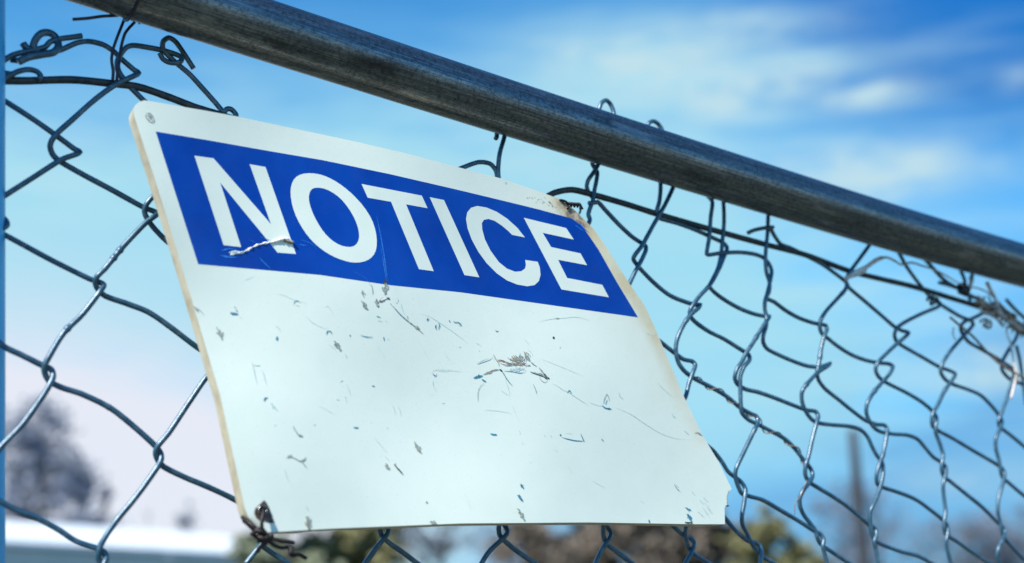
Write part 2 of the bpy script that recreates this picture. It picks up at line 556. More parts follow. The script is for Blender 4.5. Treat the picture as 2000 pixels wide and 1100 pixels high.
WR = 0.00152
STRANDS = [
    # left of the sign
    [(-70, 150), (5, 195), (60, 230), (110, 265), (145, 291), (156, 297), (150, 301), (120, 312), (60, 350), (5, 385), (-50, 420), (-58, 430), (-40, 438), (5, 457), (100, 508), (175, 545), (196, 552), (203, 557), (198, 566), (188, 580), (160, 615), (125, 650), (97, 695), (87, 715), (88, 730), (97, 745), (120, 757), (160, 770), (215, 797), (260, 832), (300, 868), (313, 884), (315, 897), (309, 910), (270, 965), (225, 1020), (205, 1050), (196, 1068), (192, 1090), (200, 1106)],
    [(-40, 390), (-5, 415), (12, 432), (14, 440), (5, 446), (-30, 460), (-60, 560), (-50, 620), (5, 675), (45, 695), (83, 714), (100, 722), (104, 735), (98, 750), (85, 772), (45, 828), (5, 870), (-50, 935), (-55, 950), (10, 985), (40, 1000), (75, 1012), (115, 1035), (150, 1058), (190, 1073), (203, 1080), (208, 1090), (200, 1110)],
    [(20, 117), (40, 118), (60, 110), (95, 104), (120, 97), (150, 84), (172, 81), (200, 87), (220, 99), (240, 118), (262, 137), (271, 143), (262, 148), (225, 166), (185, 195), (140, 235), (112, 260), (101, 275), (98, 287), (103, 302), (115, 314), (160, 340), (220, 372), (280, 405), (303, 414), (307, 418), (300, 424), (285, 435), (265, 455), (240, 482), (205, 525), (190, 540), (186, 552), (190, 563), (205, 578), (250, 594), (290, 610), (330, 637), (390, 682), (425, 700), (436, 712), (425, 722), (405, 735), (370, 785), (330, 845), (308, 872), (304, 885), (308, 898), (320, 912), (360, 932), (410, 953), (460, 977), (505, 1005), (522, 1030), (518, 1052), (505, 1070), (480, 1102)],
    [(460, 230), (461, 224), (452, 214), (443, 213), (437, 219), (420, 200), (395, 172), (370, 145), (345, 124), (325, 105), (318, 95), (319, 81), (330, 74), (343, 82), (358, 103), (378, 134)],
    [(246, 160), (232, 140), (229, 122), (236, 106), (248, 92), (262, 89), (290, 93), (320, 99), (345, 107), (354, 112), (354, 119), (345, 123), (330, 122), (318, 115), (312, 104)],
    [(233, 112), (229, 130), (233, 145), (244, 160), (262, 178), (279, 195), (300, 215), (330, 260), (370, 300), (345, 350), (300, 383), (287, 398), (282, 412), (288, 428), (302, 447), (327, 472), (400, 520), (500, 560), (520, 570), (500, 600), (440, 670), (418, 700), (425, 720), (520, 800), (610, 870), (618, 890), (580, 960), (515, 1040), (508, 1060), (520, 1072), (565, 1103)],
    # behind the sign
    [(560, 290), (640, 410), (620, 440), (530, 540), (520, 565), (560, 610), (735, 690), (745, 710), (700, 780), (625, 870), (620, 890), (660, 940), (745, 1020), (758, 1034), (755, 1045), (735, 1070), (708, 1108)],
    [(800, 340), (880, 540), (870, 570), (760, 680), (740, 705), (770, 760), (870, 870), (870, 890), (760, 1000), (743, 1025), (744, 1043), (757, 1058), (785, 1078), (822, 1106)],
    [(990, 240), (985, 268), (976, 300), (973, 330), (974, 350), (1000, 470), (990, 490), (880, 550), (870, 570), (900, 610), (1000, 710), (1000, 730), (890, 860), (880, 885), (930, 960), (985, 1025), (991, 1040), (982, 1052), (955, 1078), (936, 1108)],
    [(1010, 480), (1110, 620), (1110, 640), (1010, 720), (1005, 740), (1050, 800), (1110, 880), (1100, 900), (990, 1000), (975, 1025), (976, 1045), (987, 1058), (1010, 1077), (1052, 1106)],
    [(1120, 480), (1180, 600), (1170, 620), (1120, 650), (1130, 680), (1220, 770), (1210, 790), (1120, 880), (1110, 900), (1165, 1005), (1190, 1035), (1193, 1045), (1185, 1060), (1175, 1075), (1160, 1108)],
    [(1220, 780), (1285, 890), (1275, 910), (1195, 985), (1180, 1010), (1178, 1040), (1183, 1060), (1200, 1075), (1242, 1106)],
    [(1210, 920), (1270, 990), (1315, 1028), (1335, 1046), (1351, 1053), (1356, 1062), (1350, 1080), (1335, 1108)],
    [(1300, 830), (1370, 940), (1342, 1000), (1340, 1026), (1339, 1046), (1344, 1068), (1354, 1081), (1375, 1095), (1402, 1112)],
    # right of the sign
    [(1150, 397), (1162, 396), (1168, 395), (1180, 408), (1210, 440), (1235, 463), (1253, 475), (1261, 481), (1261, 490), (1253, 508), (1240, 532), (1229, 555), (1212, 590), (1222, 615), (1255, 640), (1290, 668), (1318, 690), (1335, 702), (1352, 706), (1358, 713), (1354, 726), (1346, 748), (1338, 777), (1318, 805), (1322, 825), (1352, 850), (1390, 878), (1410, 902), (1422, 921), (1437, 933), (1449, 943), (1456, 956), (1455, 968), (1453, 985), (1449, 1008), (1450, 1024), (1460, 1044), (1470, 1064), (1480, 1078), (1490, 1088), (1522, 1106)],
    [(1330, 330), (1314, 368), (1300, 398), (1287, 421), (1276, 440), (1264, 462), (1254, 480), (1241, 497), (1237, 506), (1243, 516), (1255, 530), (1280, 555), (1310, 578), (1345, 592), (1361, 596), (1368, 595), (1364, 602), (1349, 615), (1335, 635), (1323, 662), (1320, 685), (1325, 708), (1337, 725), (1357, 740), (1390, 757), (1420, 775), (1445, 796), (1466, 808), (1478, 814), (1480, 826), (1472, 843), (1452, 885), (1438, 915), (1436, 930), (1441, 948), (1449, 964), (1462, 969), (1490, 977), (1525, 997), (1565, 1021), (1590, 1037), (1603, 1044), (1609, 1056), (1607, 1066), (1610, 1080), (1617, 1104)],
    [(1306, 310), (1293, 254), (1286, 243), (1277, 237), (1268, 240), (1265, 249), (1282, 310), (1290, 360), (1288, 392), (1282, 418), (1290, 427), (1325, 437), (1360, 450), (1395, 466), (1413, 475), (1420, 485), (1414, 502), (1403, 528), (1387, 556), (1365, 580), (1350, 602), (1347, 613), (1352, 623), (1364, 634), (1385, 648), (1415, 663), (1447, 683), (1462, 693), (1464, 703), (1453, 717), (1446, 737), (1446, 762), (1447, 790), (1449, 806), (1462, 820), (1480, 829), (1505, 842), (1532, 857), (1553, 877), (1572, 902), (1584, 917), (1587, 930), (1581, 942), (1568, 959), (1562, 975), (1563, 990), (1570, 1006), (1583, 1023), (1592, 1036), (1597, 1052), (1604, 1064), (1620, 1075), (1665, 1105)],
    [(1380, 380), (1391, 394), (1388, 425), (1385, 465), (1380, 496), (1384, 498), (1405, 495), (1440, 493), (1470, 496), (1490, 503), (1502, 516), (1507, 530), (1504, 550), (1499, 572), (1494, 590), (1494, 606), (1497, 618), (1496, 638), (1491, 655), (1491, 670), (1499, 682), (1520, 693), (1550, 706), (1577, 715), (1600, 717), (1614, 713), (1622, 710), (1615, 716), (1597, 728), (1578, 748), (1567, 764), (1566, 782), (1573, 802), (1584, 818), (1597, 826), (1625, 830), (1660, 833), (1680, 839), (1694, 853), (1703, 872), (1712, 889), (1722, 902), (1725, 920), (1722, 942), (1712, 973), (1701, 996), (1699, 1012), (1701, 1028), (1704, 1044), (1710, 1057), (1728, 1066), (1758, 1077), (1795, 1087), (1826, 1104)],
    [(1410, 370), (1413, 398), (1414, 435), (1411, 470), (1408, 500), (1402, 525), (1391, 548), (1386, 560), (1400, 575), (1425, 592), (1450, 605), (1475, 614), (1495, 618), (1503, 618), (1498, 626), (1485, 646), (1468, 674), (1457, 690), (1450, 705), (1440, 720), (1435, 738), (1440, 750), (1455, 760), (1480, 766), (1512, 777), (1550, 792), (1575, 801), (1593, 804), (1598, 813), (1594, 830), (1587, 856), (1579, 892), (1573, 912), (1573, 928), (1580, 941), (1600, 954), (1625, 969), (1652, 987), (1675, 1006), (1697, 1024), (1710, 1034), (1712, 1046), (1708, 1057), (1711, 1075), (1716, 1104)],
    [(1501, 400), (1500, 425), (1499, 455), (1496, 485), (1495, 510), (1497, 532), (1503, 552), (1502, 570), (1497, 582), (1512, 590), (1535, 607), (1560, 621), (1585, 630), (1602, 634), (1613, 636), (1615, 644), (1609, 660), (1604, 680), (1600, 708), (1596, 728), (1599, 743), (1612, 760), (1637, 780), (1664, 802), (1690, 821), (1712, 829), (1728, 831), (1733, 840), (1730, 862), (1724, 890), (1716, 912), (1712, 932), (1714, 946), (1724, 952), (1752, 961), (1787, 975), (1817, 996), (1842, 1016), (1851, 1030), (1851, 1044), (1848, 1058), (1851, 1078), (1858, 1104)],
    [(1715, 455), (1696, 482), (1677, 508), (1661, 530), (1652, 548), (1654, 558), (1650, 567), (1635, 584), (1615, 606), (1604, 623), (1601, 638), (1605, 651), (1618, 662), (1640, 679), (1665, 694), (1692, 704), (1716, 709), (1736, 711), (1744, 716), (1738, 730), (1722, 748), (1706, 767), (1694, 788), (1692, 806), (1699, 824), (1709, 837), (1722, 844), (1745, 848), (1772, 850), (1792, 858), (1808, 876), (1823, 893), (1838, 903), (1847, 913), (1847, 928), (1842, 948), (1844, 975), (1847, 1000), (1844, 1020), (1845, 1036), (1852, 1047), (1865, 1055), (1902, 1081), (1940, 1106)],
    [(1505, 447), (1514, 463), (1525, 477), (1545, 485), (1565, 495), (1605, 516), (1640, 541), (1652, 551), (1658, 562), (1685, 585), (1720, 615), (1748, 639), (1762, 646), (1775, 650), (1768, 658), (1750, 673), (1730, 692), (1715, 708), (1710, 722), (1717, 737), (1732, 748), (1770, 767), (1800, 785), (1820, 802), (1829, 816), (1828, 830), (1827, 843), (1836, 868), (1842, 890), (1840, 905), (1839, 918), (1844, 931), (1858, 942), (1888, 966), (1920, 992), (1947, 1019), (1960, 1031), (1963, 1042), (1959, 1054), (1950, 1072), (1948, 1087), (1954, 1106)],
    [(1745, 475), (1758, 498), (1770, 520), (1790, 548), (1808, 570), (1820, 584), (1836, 592), (1833, 599), (1800, 613), (1768, 629), (1753, 640), (1747, 654), (1752, 668), (1770, 680), (1800, 697), (1835, 717), (1857, 725), (1866, 731), (1858, 745), (1845, 763), (1832, 790), (1823, 806), (1820, 818), (1822, 833), (1834, 842), (1862, 857), (1902, 881), (1945, 906), (1958, 916), (1962, 927), (1960, 940), (1955, 956), (1950, 977), (1949, 1000), (1954, 1020), (1957, 1038), (1963, 1052), (1975, 1066), (1990, 1082), (2020, 1112)],
    [(1830, 590), (1850, 603), (1875, 618), (1897, 627), (1901, 634), (1885, 653), (1858, 684), (1842, 708), (1837, 725), (1846, 741), (1862, 751), (1888, 760), (1915, 772), (1936, 792), (1951, 811), (1957, 824), (1954, 836), (1945, 857), (1945, 876), (1951, 899), (1954, 917), (1958, 932), (1970, 943), (2005, 972), (2060, 1010)],
    [(1800, 500), (1816, 517), (1843, 546), (1868, 562), (1905, 582), (1942, 601), (1970, 622), (2010, 650), (2060, 690)],
    [(1920, 612), (1900, 622), (1885, 628), (1876, 638), (1880, 652), (1892, 668), (1914, 681), (1947, 700), (1972, 716), (1980, 724), (1978, 742), (1966, 780), (1955, 810), (1950, 824), (1953, 834), (1975, 851), (2005, 876), (2060, 920)],
    [(1988, 650), (1984, 662), (1970, 684), (1958, 706), (1957, 722), (1972, 740), (2005, 754), (2060, 790)],
    [(1942, 590), (1960, 606), (1985, 640), (2010, 660)],
    [(1965, 585), (1985, 607), (2010, 628), (2060, 660)],
    [(1985, 675), (1992, 705), (1998, 745), (2004, 790)],
    [(1350, 950), (1395, 990), (1417, 1013), (1440, 1040), (1460, 1056), (1474, 1060), (1484, 1066), (1487, 1080), (1485, 1104)],
    # short bent ends under the rail
    [(850, 350), (905, 327), (935, 317), (957, 320), (968, 333), (972, 352)],
    [(971, 255), (970, 268), (968, 271)],
    [(1140, 442), (1150, 436), (1152, 428), (1149, 420), (1153, 405), (1158, 392), (1161, 372), (1165, 352), (1166, 336), (1157, 320), (1160, 270), (1170, 215), (1175, 201), (1184, 196), (1193, 205), (1199, 224), (1190, 280), (1167, 324), (1160, 336), (1149, 352), (1146, 365), (1149, 374), (1158, 387)],
    [(1461, 455), (1472, 450), (1490, 446), (1510, 444)],
    [(1834, 552), (1850, 556), (1870, 563)],
    [(1876, 528), (1884, 548), (1884, 566)], [(1899, 530), (1897, 552), (1890, 570), (1896, 588)],
]
for s in STRANDS:
    wire('mesh_wire', s, WR, WIRE, fence)

# left-hand knuckle and curled ends
KN = [[(-20, 132), (0, 123), (25, 108), (60, 99), (88, 92), (98, 82), (118, 76), (140, 73), (160, 70)],
      [(36, 121), (55, 112), (80, 107), (105, 102), (114, 90), (108, 72), (95, 64), (80, 66), (69, 78), (65, 92), (72, 99), (60, 98), (50, 92), (45, 85)],
      [(-10, 160), (18, 148), (35, 140), (55, 136), (72, 140), (80, 150), (76, 156)],
      [(-10, 141), (8, 143), (28, 146)]]
for i, s in enumerate(KN):
    wire('mesh_wire', s, WR * (1.3 if i == 1 else 1), WIRE, fence, weave=0.001, dz=-0.002 - .001 * (i == 1))

# tension wire
wire('tension_wire', [(-60, 153), (0, 157), (50, 158), (140, 156), (215, 163), (270, 170), (330, 190), (385, 211), (500, 245), (700, 295), (900, 360), (1000, 395), (1060, 388), (1085, 376), (1118, 371), (1160, 381), (1220, 398), (1280, 417), (1380, 446), (1500, 479), (1570, 497), (1660, 530), (1720, 545), (1780, 559), (1850, 580), (1930, 606), (2000, 640), (2070, 672)],
     0.0021, THICK, fence, weave=0, dz=0.0012, bumps=False)

# tie wire that binds fabric and tension wire to the rail at the left
wire('tie_wire', [(220, 158), (221, 140), (218, 118), (220, 100), (227, 78), (236, 55), (243, 37), (252, 8)], 0.00085, PURPLE, fence, weave=0, dz=-0.004, bumps=False)
wire('tie_wire', [(228, 157), (230, 140), (233, 115), (237, 90), (244, 66), (252, 55), (264, 42), (276, 22)], 0.00085, PURPLE, fence, weave=0, dz=-0.004, bumps=False)
wire('tie_wire', [(142, 38), (170, 36), (200, 32), (232, 30), (260, 25)], 0.00085, PURPLE, fence, weave=0, dz=-0.012, bumps=False)
# ... and its turn round the pipe
v, f, uv = [], [], []
pth = []
c0 = rail_pt(272)
ax = (rail_pt(300) - rail_pt(240)).normalized()
e1 = NF - ax * NF.dot(ax)
e1.normalize()
e2 = ax.cross(e1)
if e2.z < 0:
    e2 = -e2
for i in range(-14, 26):
    a = math.radians(i * 9)
    pth.append(c0 + (e1 * math.cos(a) + e2 * math.sin(a)) * (RAIL_R + 0.0007) + ax * (0.0006 * i * 0.35))
sweep(v, f, uv, pth, [0.00085] * len(pth), 8)
make('tie_wire', v, f, PURPLE, fence, uv)

# clips crimped round the wires at the far right
def clip(px, py, dx, dy, rad, turns, r, mat, L):
    d = math.hypot(dx, dy)
    ax = (mesh_pt(px + dx, py + dy) - mesh_pt(px, py)).normalized()
    c = mesh_pt(px, py)
    a1 = NB
    a2 = ax.cross(a1)
    pth = []
    N = int(turns * 14)
    for i in range(N + 1):
        a = 2 * math.pi * i / 14
        pth.append(c + ax * (L * (i / N - 0.5)) + (a1 * math.cos(a) + a2 * math.sin(a)) * rad * (1 + 0.12 * math.sin(i * 1.7)))
    v, f, uv = [], [], []
    sweep(v, f, uv, pth, [r] * len(pth), 8)
    return make('tie_wire', v, f, mat, fence, uv)


clip(1882, 566, 10, 6, 0.0035, 3.2, 0.0013, THICK, 0.008)
clip(1822, 588, 10, 4, 0.0030, 1.6, 0.0011, THICK, 0.006)
clip(1932, 606, 10, 4, 0.0034, 2.4, 0.0011, THICK, 0.008)
clip(1972, 620, 10, 5, 0.0036, 2.4, 0.0010, VINED, 0.012)
clip(1927, 632, 10, 6, 0.0030, 2.0, 0.0009, VINED, 0.008)

# blue post standing in for a thin strip of blue at the left edge
v, f, uv = [], [], []
pa, pb_ = at_depth(-84, -60, 0.600), at_depth(-85, 1160, 0.590)
pd = (pa - pb_).normalized()
foot = pb_ - pd * (pb_.z / pd.z)
pth = [foot + pd * (i * 0.46) for i in range(6)]
sweep(v, f, uv, pth, [0.0225] * 6, 40)
make('edge_post', v, f, POSTM, fence, uv)

# ------------------------------------------------------------------ the sign
LEAN = math.radians(4.0)
SN = (NB * math.cos(LEAN) - FUP * math.sin(LEAN) * -1).normalized()      # top leans back
SN = (NB * math.cos(LEAN) + FUP * -math.sin(LEAN)).normalized()
SP = mesh_pt(675, 290, -0.024)


def line_x(py):
    return 726 + (py - 380) * 0.20


def sign_z(px, py):
    z = plane_z(px, py, SP, SN)
    a = max(0.0, (px - 720) / 700.0)
    z += 0.013 * a * a                                        # curls back to the right
    q = max(0.0, (px - 800) / 350.0) * max(0.0, (520 - py) / 200.0)
    z += 0.006 * min(q, 1.6) ** 1.5                           # upper corner pulled back by its tie
    z += 0.0011 * math.sin(px * 0.011 + py * 0.006) + 0.0007 * math.sin(py * 0.017 - px * 0.007)
    z -= 2.0e-8 * (py - 600) ** 2                             # dish added to dim the top of the face and brighten the bottom
    if 330 < py < 640:
        w = max(0.0, 1 - abs(py - 480) / 160.0)
        z -= 0.0003 * w * math.exp(-((px - line_x(py)) / 13.0) ** 2)
    return z


def sign_pt(px, py, off=0.0):
    return at_depth(px, py, sign_z(px, py)) - SN * off


OUT = [(264, 206), (272, 199), (282, 196), (316, 201.5), (400, 216), (460, 227), (530, 242), (630, 263), (700, 278), (798, 301), (896, 327), (980, 349), (1064, 378), (1092, 389), (1110, 400), (1127, 415), (1141, 429), (1159, 447), (1185, 484), (1230, 555), (1259, 597), (1278, 638), (1296, 680), (1336, 775), (1372, 850), (1404, 903), (1429, 955), (1423, 963), (1420, 975), (1419, 983), (1422, 989), (1415, 991), (1416, 1024), (1362, 1024), (1150, 1020.5), (900, 1022.5), (650, 1032.5), (525, 1040), (507, 1034), (497, 1024), (485, 1010), (479, 996), (473, 970), (430, 772), (397, 662), (375, 587), (349, 500), (318, 400), (300, 342), (262, 226), (261, 214)]


def inside(p, poly):
    x, y = p
    r = False
    j = len(poly) - 1
    for i in range(len(poly)):
        xi, yi = poly[i]
        xj, yj = poly[j]
        if (yi > y) != (yj > y) and x < (xj - xi) * (y - yi) / (yj - yi) + xi:
            r = not r
        j = i
    return r


def dense(poly, step):
    o = []
    for a, b in zip(poly, poly[1:] + poly[:1]):
        k = max(1, int(math.hypot(b[0] - a[0], b[1] - a[1]) / step))
        for i in range(k):
            o.append((a[0] + (b[0] - a[0]) * i / k, a[1] + (b[1] - a[1]) * i / k))
    return o


def rounded(poly, times=2):
    for _ in range(times):
        o = []
        n = len(poly)
        for i in range(n):
            a, b = poly[i], poly[(i + 1) % n]
            o.append((a[0] * .75 + b[0] * .25, a[1] * .75 + b[1] * .25))
            o.append((a[0] * .25 + b[0] * .75, a[1] * .25 + b[1] * .75))
        poly = o
    return poly


def sign_n(px, py):
    a = sign_pt(px + 3, py) - sign_pt(px - 3, py)
    b = sign_pt(px, py + 3) - sign_pt(px, py - 3)
    n = a.cross(b).normalized()
    return -n if n.dot(SN) > 0 else n


def region(polys, grid):
    """triangulated patch of the sign bounded by polys (even-odd), with inner points"""
    pts, edges = [], []
    for p in polys:
        s = len(pts)
        pts += p
        edges += [(s + i, s + (i + 1) % len(p)) for i in range(len(p))]
    xs = [p[0] for p in pts]
    ys = [p[1] for p in pts]
    nb = len(pts)
    if grid:
        cell = {}
        for x, y in pts:
            cell[(int(x // grid), int(y // grid))] = 1
        yy = min(ys)
        while yy < max(ys):
            xx = min(xs)
            while xx < max(xs):
                q = (xx + rnd.uniform(-.2, .2) * grid, yy + rnd.uniform(-.2, .2) * grid)
                if sum(inside(q, p) for p in polys) % 2 and (int(q[0] // grid), int(q[1] // grid)) not in cell:
                    pts.append(q)
                xx += grid
            yy += grid
    vo, eo, fo, *_ = delaunay_2d_cdt([Vector(p) for p in pts], edges, [], 0, 1e-4)
    tris = []
    for t in fo:
        c = (sum(vo[i].x for i in t) / 3, sum(vo[i].y for i in t) / 3)
        if sum(inside(c, p) for p in polys) % 2:
            if (vo[t[1]] - vo[t[0]]).cross(vo[t[2]] - vo[t[0]]) > 0:
                t = t[::-1]
            tris.append(tuple(t))
    return [(p.x, p.y) for p in vo], tris


def seg_d(p, a, b):
    ax, ay = b[0] - a[0], b[1] - a[1]
    t = max(0, min(1, ((p[0] - a[0]) * ax + (p[1] - a[1]) * ay) / (ax * ax + ay * ay)))
    return math.hypot(p[0] - a[0] - ax * t, p[1] - a[1] - ay * t)


base = sign_pt(870, 1020)
sign = thing('notice_sign', (base.x, base.y, base.z),
             'scuffed white sign with a blue band reading NOTICE tied to the wire mesh', 'sign')

outl = dense(OUT, 9)
p2, tris = region([outl], 8)
TH = 0.0105
v = [sign_pt(x, y) for x, y in p2]
nfront = len(v)
faces = list(tris)
mi = [0] * len(faces)
nb = len(outl)
s1 = len(v)
v += [sign_pt(x, y) for x, y in outl]
lip = [sign_pt(x, y, 0.0) for x, y in outl]
s2 = len(v)
v += [p + SN * TH for p in lip]
for i in range(nb):
    j = (i + 1) % nb
    faces.append((s1 + i, s1 + j, s2 + j, s2 + i))
    mi.append(1)
s3 = len(v)
v += [sign_pt(x, y) + SN * TH for x, y in p2]
for t in tris:
    faces.append(tuple(s3 + i for i in reversed(t)))
    mi.append(1)
panel = make('panel', v, faces, [WHITE, EDGE], sign, midx=mi)
panel.data.normals_split_custom_set_from_vertices([tuple(sign_n(x, y)) for x, y in p2] + [(0, 0, 0)] * (len(v) - nfront))
RE = [(1100, 392), (1141, 430), (1159, 447), (1185, 484), (1230, 555), (1259, 597), (1278, 638), (1296, 680), (1340, 785), (1372, 850)]
wa = panel.data.attributes.new('wear', 'FLOAT', 'POINT')
ra = panel.data.attributes.new('rust', 'FLOAT', 'POINT')
wv, rv = [0.0] * len(v), [0.0] * len(v)
for i, p in enumerate(p2):
    d = min(seg_d(p, a, b) for a, b in zip(RE, RE[1:]))
    fade = 1.0 if p[1] < 560 else max(0.25, 1 - (p[1] - 560) / 330.0)
    w = math.exp(-(d / 21.0) ** 4) * 0.95 * fade + math.exp(-(d / 70.0) ** 2) * 0.35 * fade
    db = min(abs(p[1] - 1024), 400)
    wv[i] = min(1, w)
    q = seg_d(p, (1100, 397), (1122, 424))
    q2 = seg_d(p, (1118, 420), (1136, 442))
    q3 = math.hypot(p[0] - 494, p[1] - 1022)
    rv[i] = min(1, 1.3 * math.exp(-(q / 10.0) ** 2) + 1.1 * math.exp(-(q2 / 8.0) ** 2) + 0.5 * math.exp(-(q2 / 22.0) ** 2) + 0.9 * math.exp(-(q3 / 9.0) ** 2))
wa.data.foreach_set('value', wv)
ra.data.foreach_set('value', rv)


def patch(name, polys, off, mat, grid=14, parent=None):
    p2, tr = region([dense(p, 7) for p in polys], grid)
    o = make(name, [sign_pt(x, y, off) for x, y in p2], tr, mat, parent or sign)
    o.data.normals_split_custom_set_from_vertices([tuple(sign_n(x, y)) for x, y in p2])
    return o


BAND = [(304, 257), (400, 273), (530, 296), (630, 313), (760, 340), (890, 370), (990, 394), (1055, 410), (1117, 427), (1136, 441), (1152, 463), (1169, 488), (1204, 550), (1246, 620), (1055, 593), (900, 571), (762, 557), (625, 537), (500, 526), (387, 516)]
band = patch('blue_band', [BAND], 0.00006, BLUE, 9)


def tr2(pts):
    return [(370 + x / 5, 300 + y / 5) for x, y in pts]


def tr3(pts):
    return [(690 + x / 5, 340 + y / 5) for x, y in pts]


def tr4(pts):
    return [(890 + x / 4.23, 380 + y / 4.23) for x, y in pts]


LN = tr2([(48, 22), (235, 48), (795, 690), (587, 105), (742, 132), (1040, 982), (860, 968), (300, 285), (505, 915), (333, 895)])
LO = rounded(tr2([(1190, 190), (1300, 210), (1400, 255), (1500, 320), (1600, 405), (1700, 515), (1780, 640), (1820, 760), (1832, 880), (1815, 970), (1765, 1030), (1690, 1062), (1600, 1068), (1500, 1045), (1400, 1005), (1300, 945), (1200, 860), (1120, 760), (1050, 640), (1005, 520), (985, 400), (992, 310), (1025, 240), (1090, 200)]), 1)
LOI = rounded(tr2([(1250, 332), (1330, 345), (1430, 400), (1510, 475), (1590, 590), (1640, 700), (1660, 800), (1645, 870), (1605, 908), (1550, 915), (1470, 898), (1390, 850), (1310, 770), (1240, 660), (1185, 540), (1162, 440), (1175, 370), (1205, 340)]), 1)
LT = tr3([(80, 98), (668, 212), (725, 335), (515, 297), (785, 950), (640, 930), (368, 272), (140, 232)])
LI = tr3([(745, 227), (885, 255), (1230, 1010), (1085, 988)])
LC = tr3([(1675, 620), (1600, 525), (1500, 435), (1400, 370), (1300, 328), (1210, 313), (1150, 330), (1112, 375), (1100, 440), (1115, 530), (1155, 640), (1220, 760), (1300, 870), (1400, 970), (1500, 1040), (1600, 1080), (1700, 1097), (1770, 1085), (1812, 1045), (1828, 985), (1820, 910), (1800, 858), (1678, 840), (1685, 890), (1675, 925), (1640, 950), (1580, 955), (1500, 925), (1420, 860), (1340, 750), (1285, 640), (1258, 540), (1255, 480), (1275, 448), (1320, 440), (1380, 458), (1450, 505), (1510, 555), (1550, 595)])
LE = tr4([(562, 193), (912, 278), (975, 373), (718, 317), (788, 435), (1030, 487), (1085, 585), (845, 540), (920, 690), (1210, 747), (1265, 850), (873, 785)])
for pl in ([LN], [LO, LOI], [LT], [LI], [LC], [LE]):
    patch('letter', pl, 0.00012, LETTER, 12)

# scuffs, scratches and remains of print: one skin of small marks lying on the face
MK = [m_flat('grey_grime', (0.17, 0.20, 0.17), (0.42, 0.45, 0.40), 900, 0.8),
      m_flat('teal_ink_remains', (0.008, 0.11, 0.20), (0.06, 0.30, 0.40), 700, 0.6),
      m_flat('faint_scratch', (0.46, 0.57, 0.56), (0.60, 0.69, 0.67), 700, 0.6),
      m_flat('brown_fibre', (0.12, 0.085, 0.06), (0.42, 0.34, 0.25), 700, 0.8),
      m_flat('bare_core', (0.78, 0.74, 0.68), (0.90, 0.87, 0.82), 300, 0.6),
      m_flat('black_mark', (0.01, 0.02, 0.02), (0.05, 0.07, 0.07), 700, 0.7),
      m_flat('scratched_blue', (0.01, 0.11, 0.50), (0.03, 0.20, 0.60), 500, 0.5)]
mv, mf, mm = [], [], []
lay = [0]


def stroke(pts, w0, w1, kind, jit=0.35, off=None):
    sm = catmull([tuple(map(float, p)) for p in pts], 2.2)
    n = len(sm)
    lay[0] = (lay[0] + 1) % 23
    o = 0.00017 + lay[0] * 0.000004 if off is None else off
    b = len(mv)
    for i, p in enumerate(sm):
        a, c = sm[max(0, i - 1)], sm[min(n - 1, i + 1)]
        dx, dy = c[0] - a[0], c[1] - a[1]
        L = math.hypot(dx, dy) or 1
        t = i / (n - 1)
        w = (w0 + (w1 - w0) * t) * 0.5 * min(1.0, 0.25 + 3 * t, 0.25 + 3 * (1 - t))
        wl, wr = w * (1 + rnd.uniform(-jit, jit)), w * (1 + rnd.uniform(-jit, jit))
        mv.append(sign_pt(p[0] + dy / L * wl, p[1] - dx / L * wl, o))
        mv.append(sign_pt(p[0] - dy / L * wr, p[1] + dx / L * wr, o))
    for i in range(n - 1):
        mf.append((b + 2 * i, b + 2 * i + 2, b + 2 * i + 3, b + 2 * i + 1))
        mm.append(kind)


def smudge(cx, cy, ln, ang, wd, kind, n, w=1.4):
    a = math.radians(ang)
    for _ in range(n):
        u = max(-1, min(1, rnd.gauss(0, .45))) * ln / 2
        t = max(-1, min(1, rnd.gauss(0, .4))) * wd / 2 * (1 - 0.6 * abs(2 * u / ln))
        x, y = cx + u * math.cos(a) - t * math.sin(a), cy + u * math.sin(a) + t * math.cos(a)
        l = rnd.uniform(2, 6)
        b = a + rnd.gauss(0, .5)
        stroke([(x - l * math.cos(b) / 2, y - l * math.sin(b) / 2), (x + rnd.uniform(-1, 1), y + rnd.uniform(-1, 1)), (x + l * math.cos(b) / 2, y + l * math.sin(b) / 2)], w * rnd.uniform(.6, 1.4), w * rnd.uniform(.5, 1.2), kind, 0.5)


G, T, FA, BR, WH, BK, SB = range(7)
# corner drill hole mark, top left
for q in ([(285, 222), (291, 221), (297, 226), (301, 235), (300, 241)], [(284, 223), (286, 231), (293, 238), (300, 241)], [(288, 226), (294, 232), (299, 238)]):
    stroke(q, 2.2, 1.8, G)
smudge(292, 229, 15, 60, 10, G, 14, 1.6)
# left column
smudge(384, 604, 16, 55, 7, G, 12); stroke([(386, 603), (393, 609), (399, 617)], 1.3, .8, G)
smudge(429, 651, 24, 62, 12, G, 34, 1.8)
stroke([(449, 611), (457, 613), (465, 614)], 5, 4, T); smudge(459, 602, 14, 60, 7, FA, 10); stroke([(465, 615), (472, 624)], 1.4, .7, FA)
stroke([(538, 636), (544, 641), (548, 649)], 2, 1, FA)
stroke([(541, 657), (541, 665)], 3.6, 5.5, T)
stroke([(573, 595), (576, 589), (582, 588), (585, 592)], 1.6, 1.2, T); stroke([(576, 596), (584, 597)], 1, 1, FA)
stroke([(637, 654), (640, 647), (646, 648), (648, 653)], 2.2, 1.6, T)
smudge(658, 675, 22, 55, 9, G, 34, 1.7)
stroke([(673, 690), (676, 697), (676, 699)], 1.2, 1, FA)
stroke([(539, 574), (555, 577), (572, 585), (600, 592)], 0.8, .5, FA); stroke([(596, 617), (610, 630), (625, 638), (640, 644)], .8, .5, FA)
stroke([(632, 600), (640, 598), (648, 610), (652, 617)], 1, .7, FA)
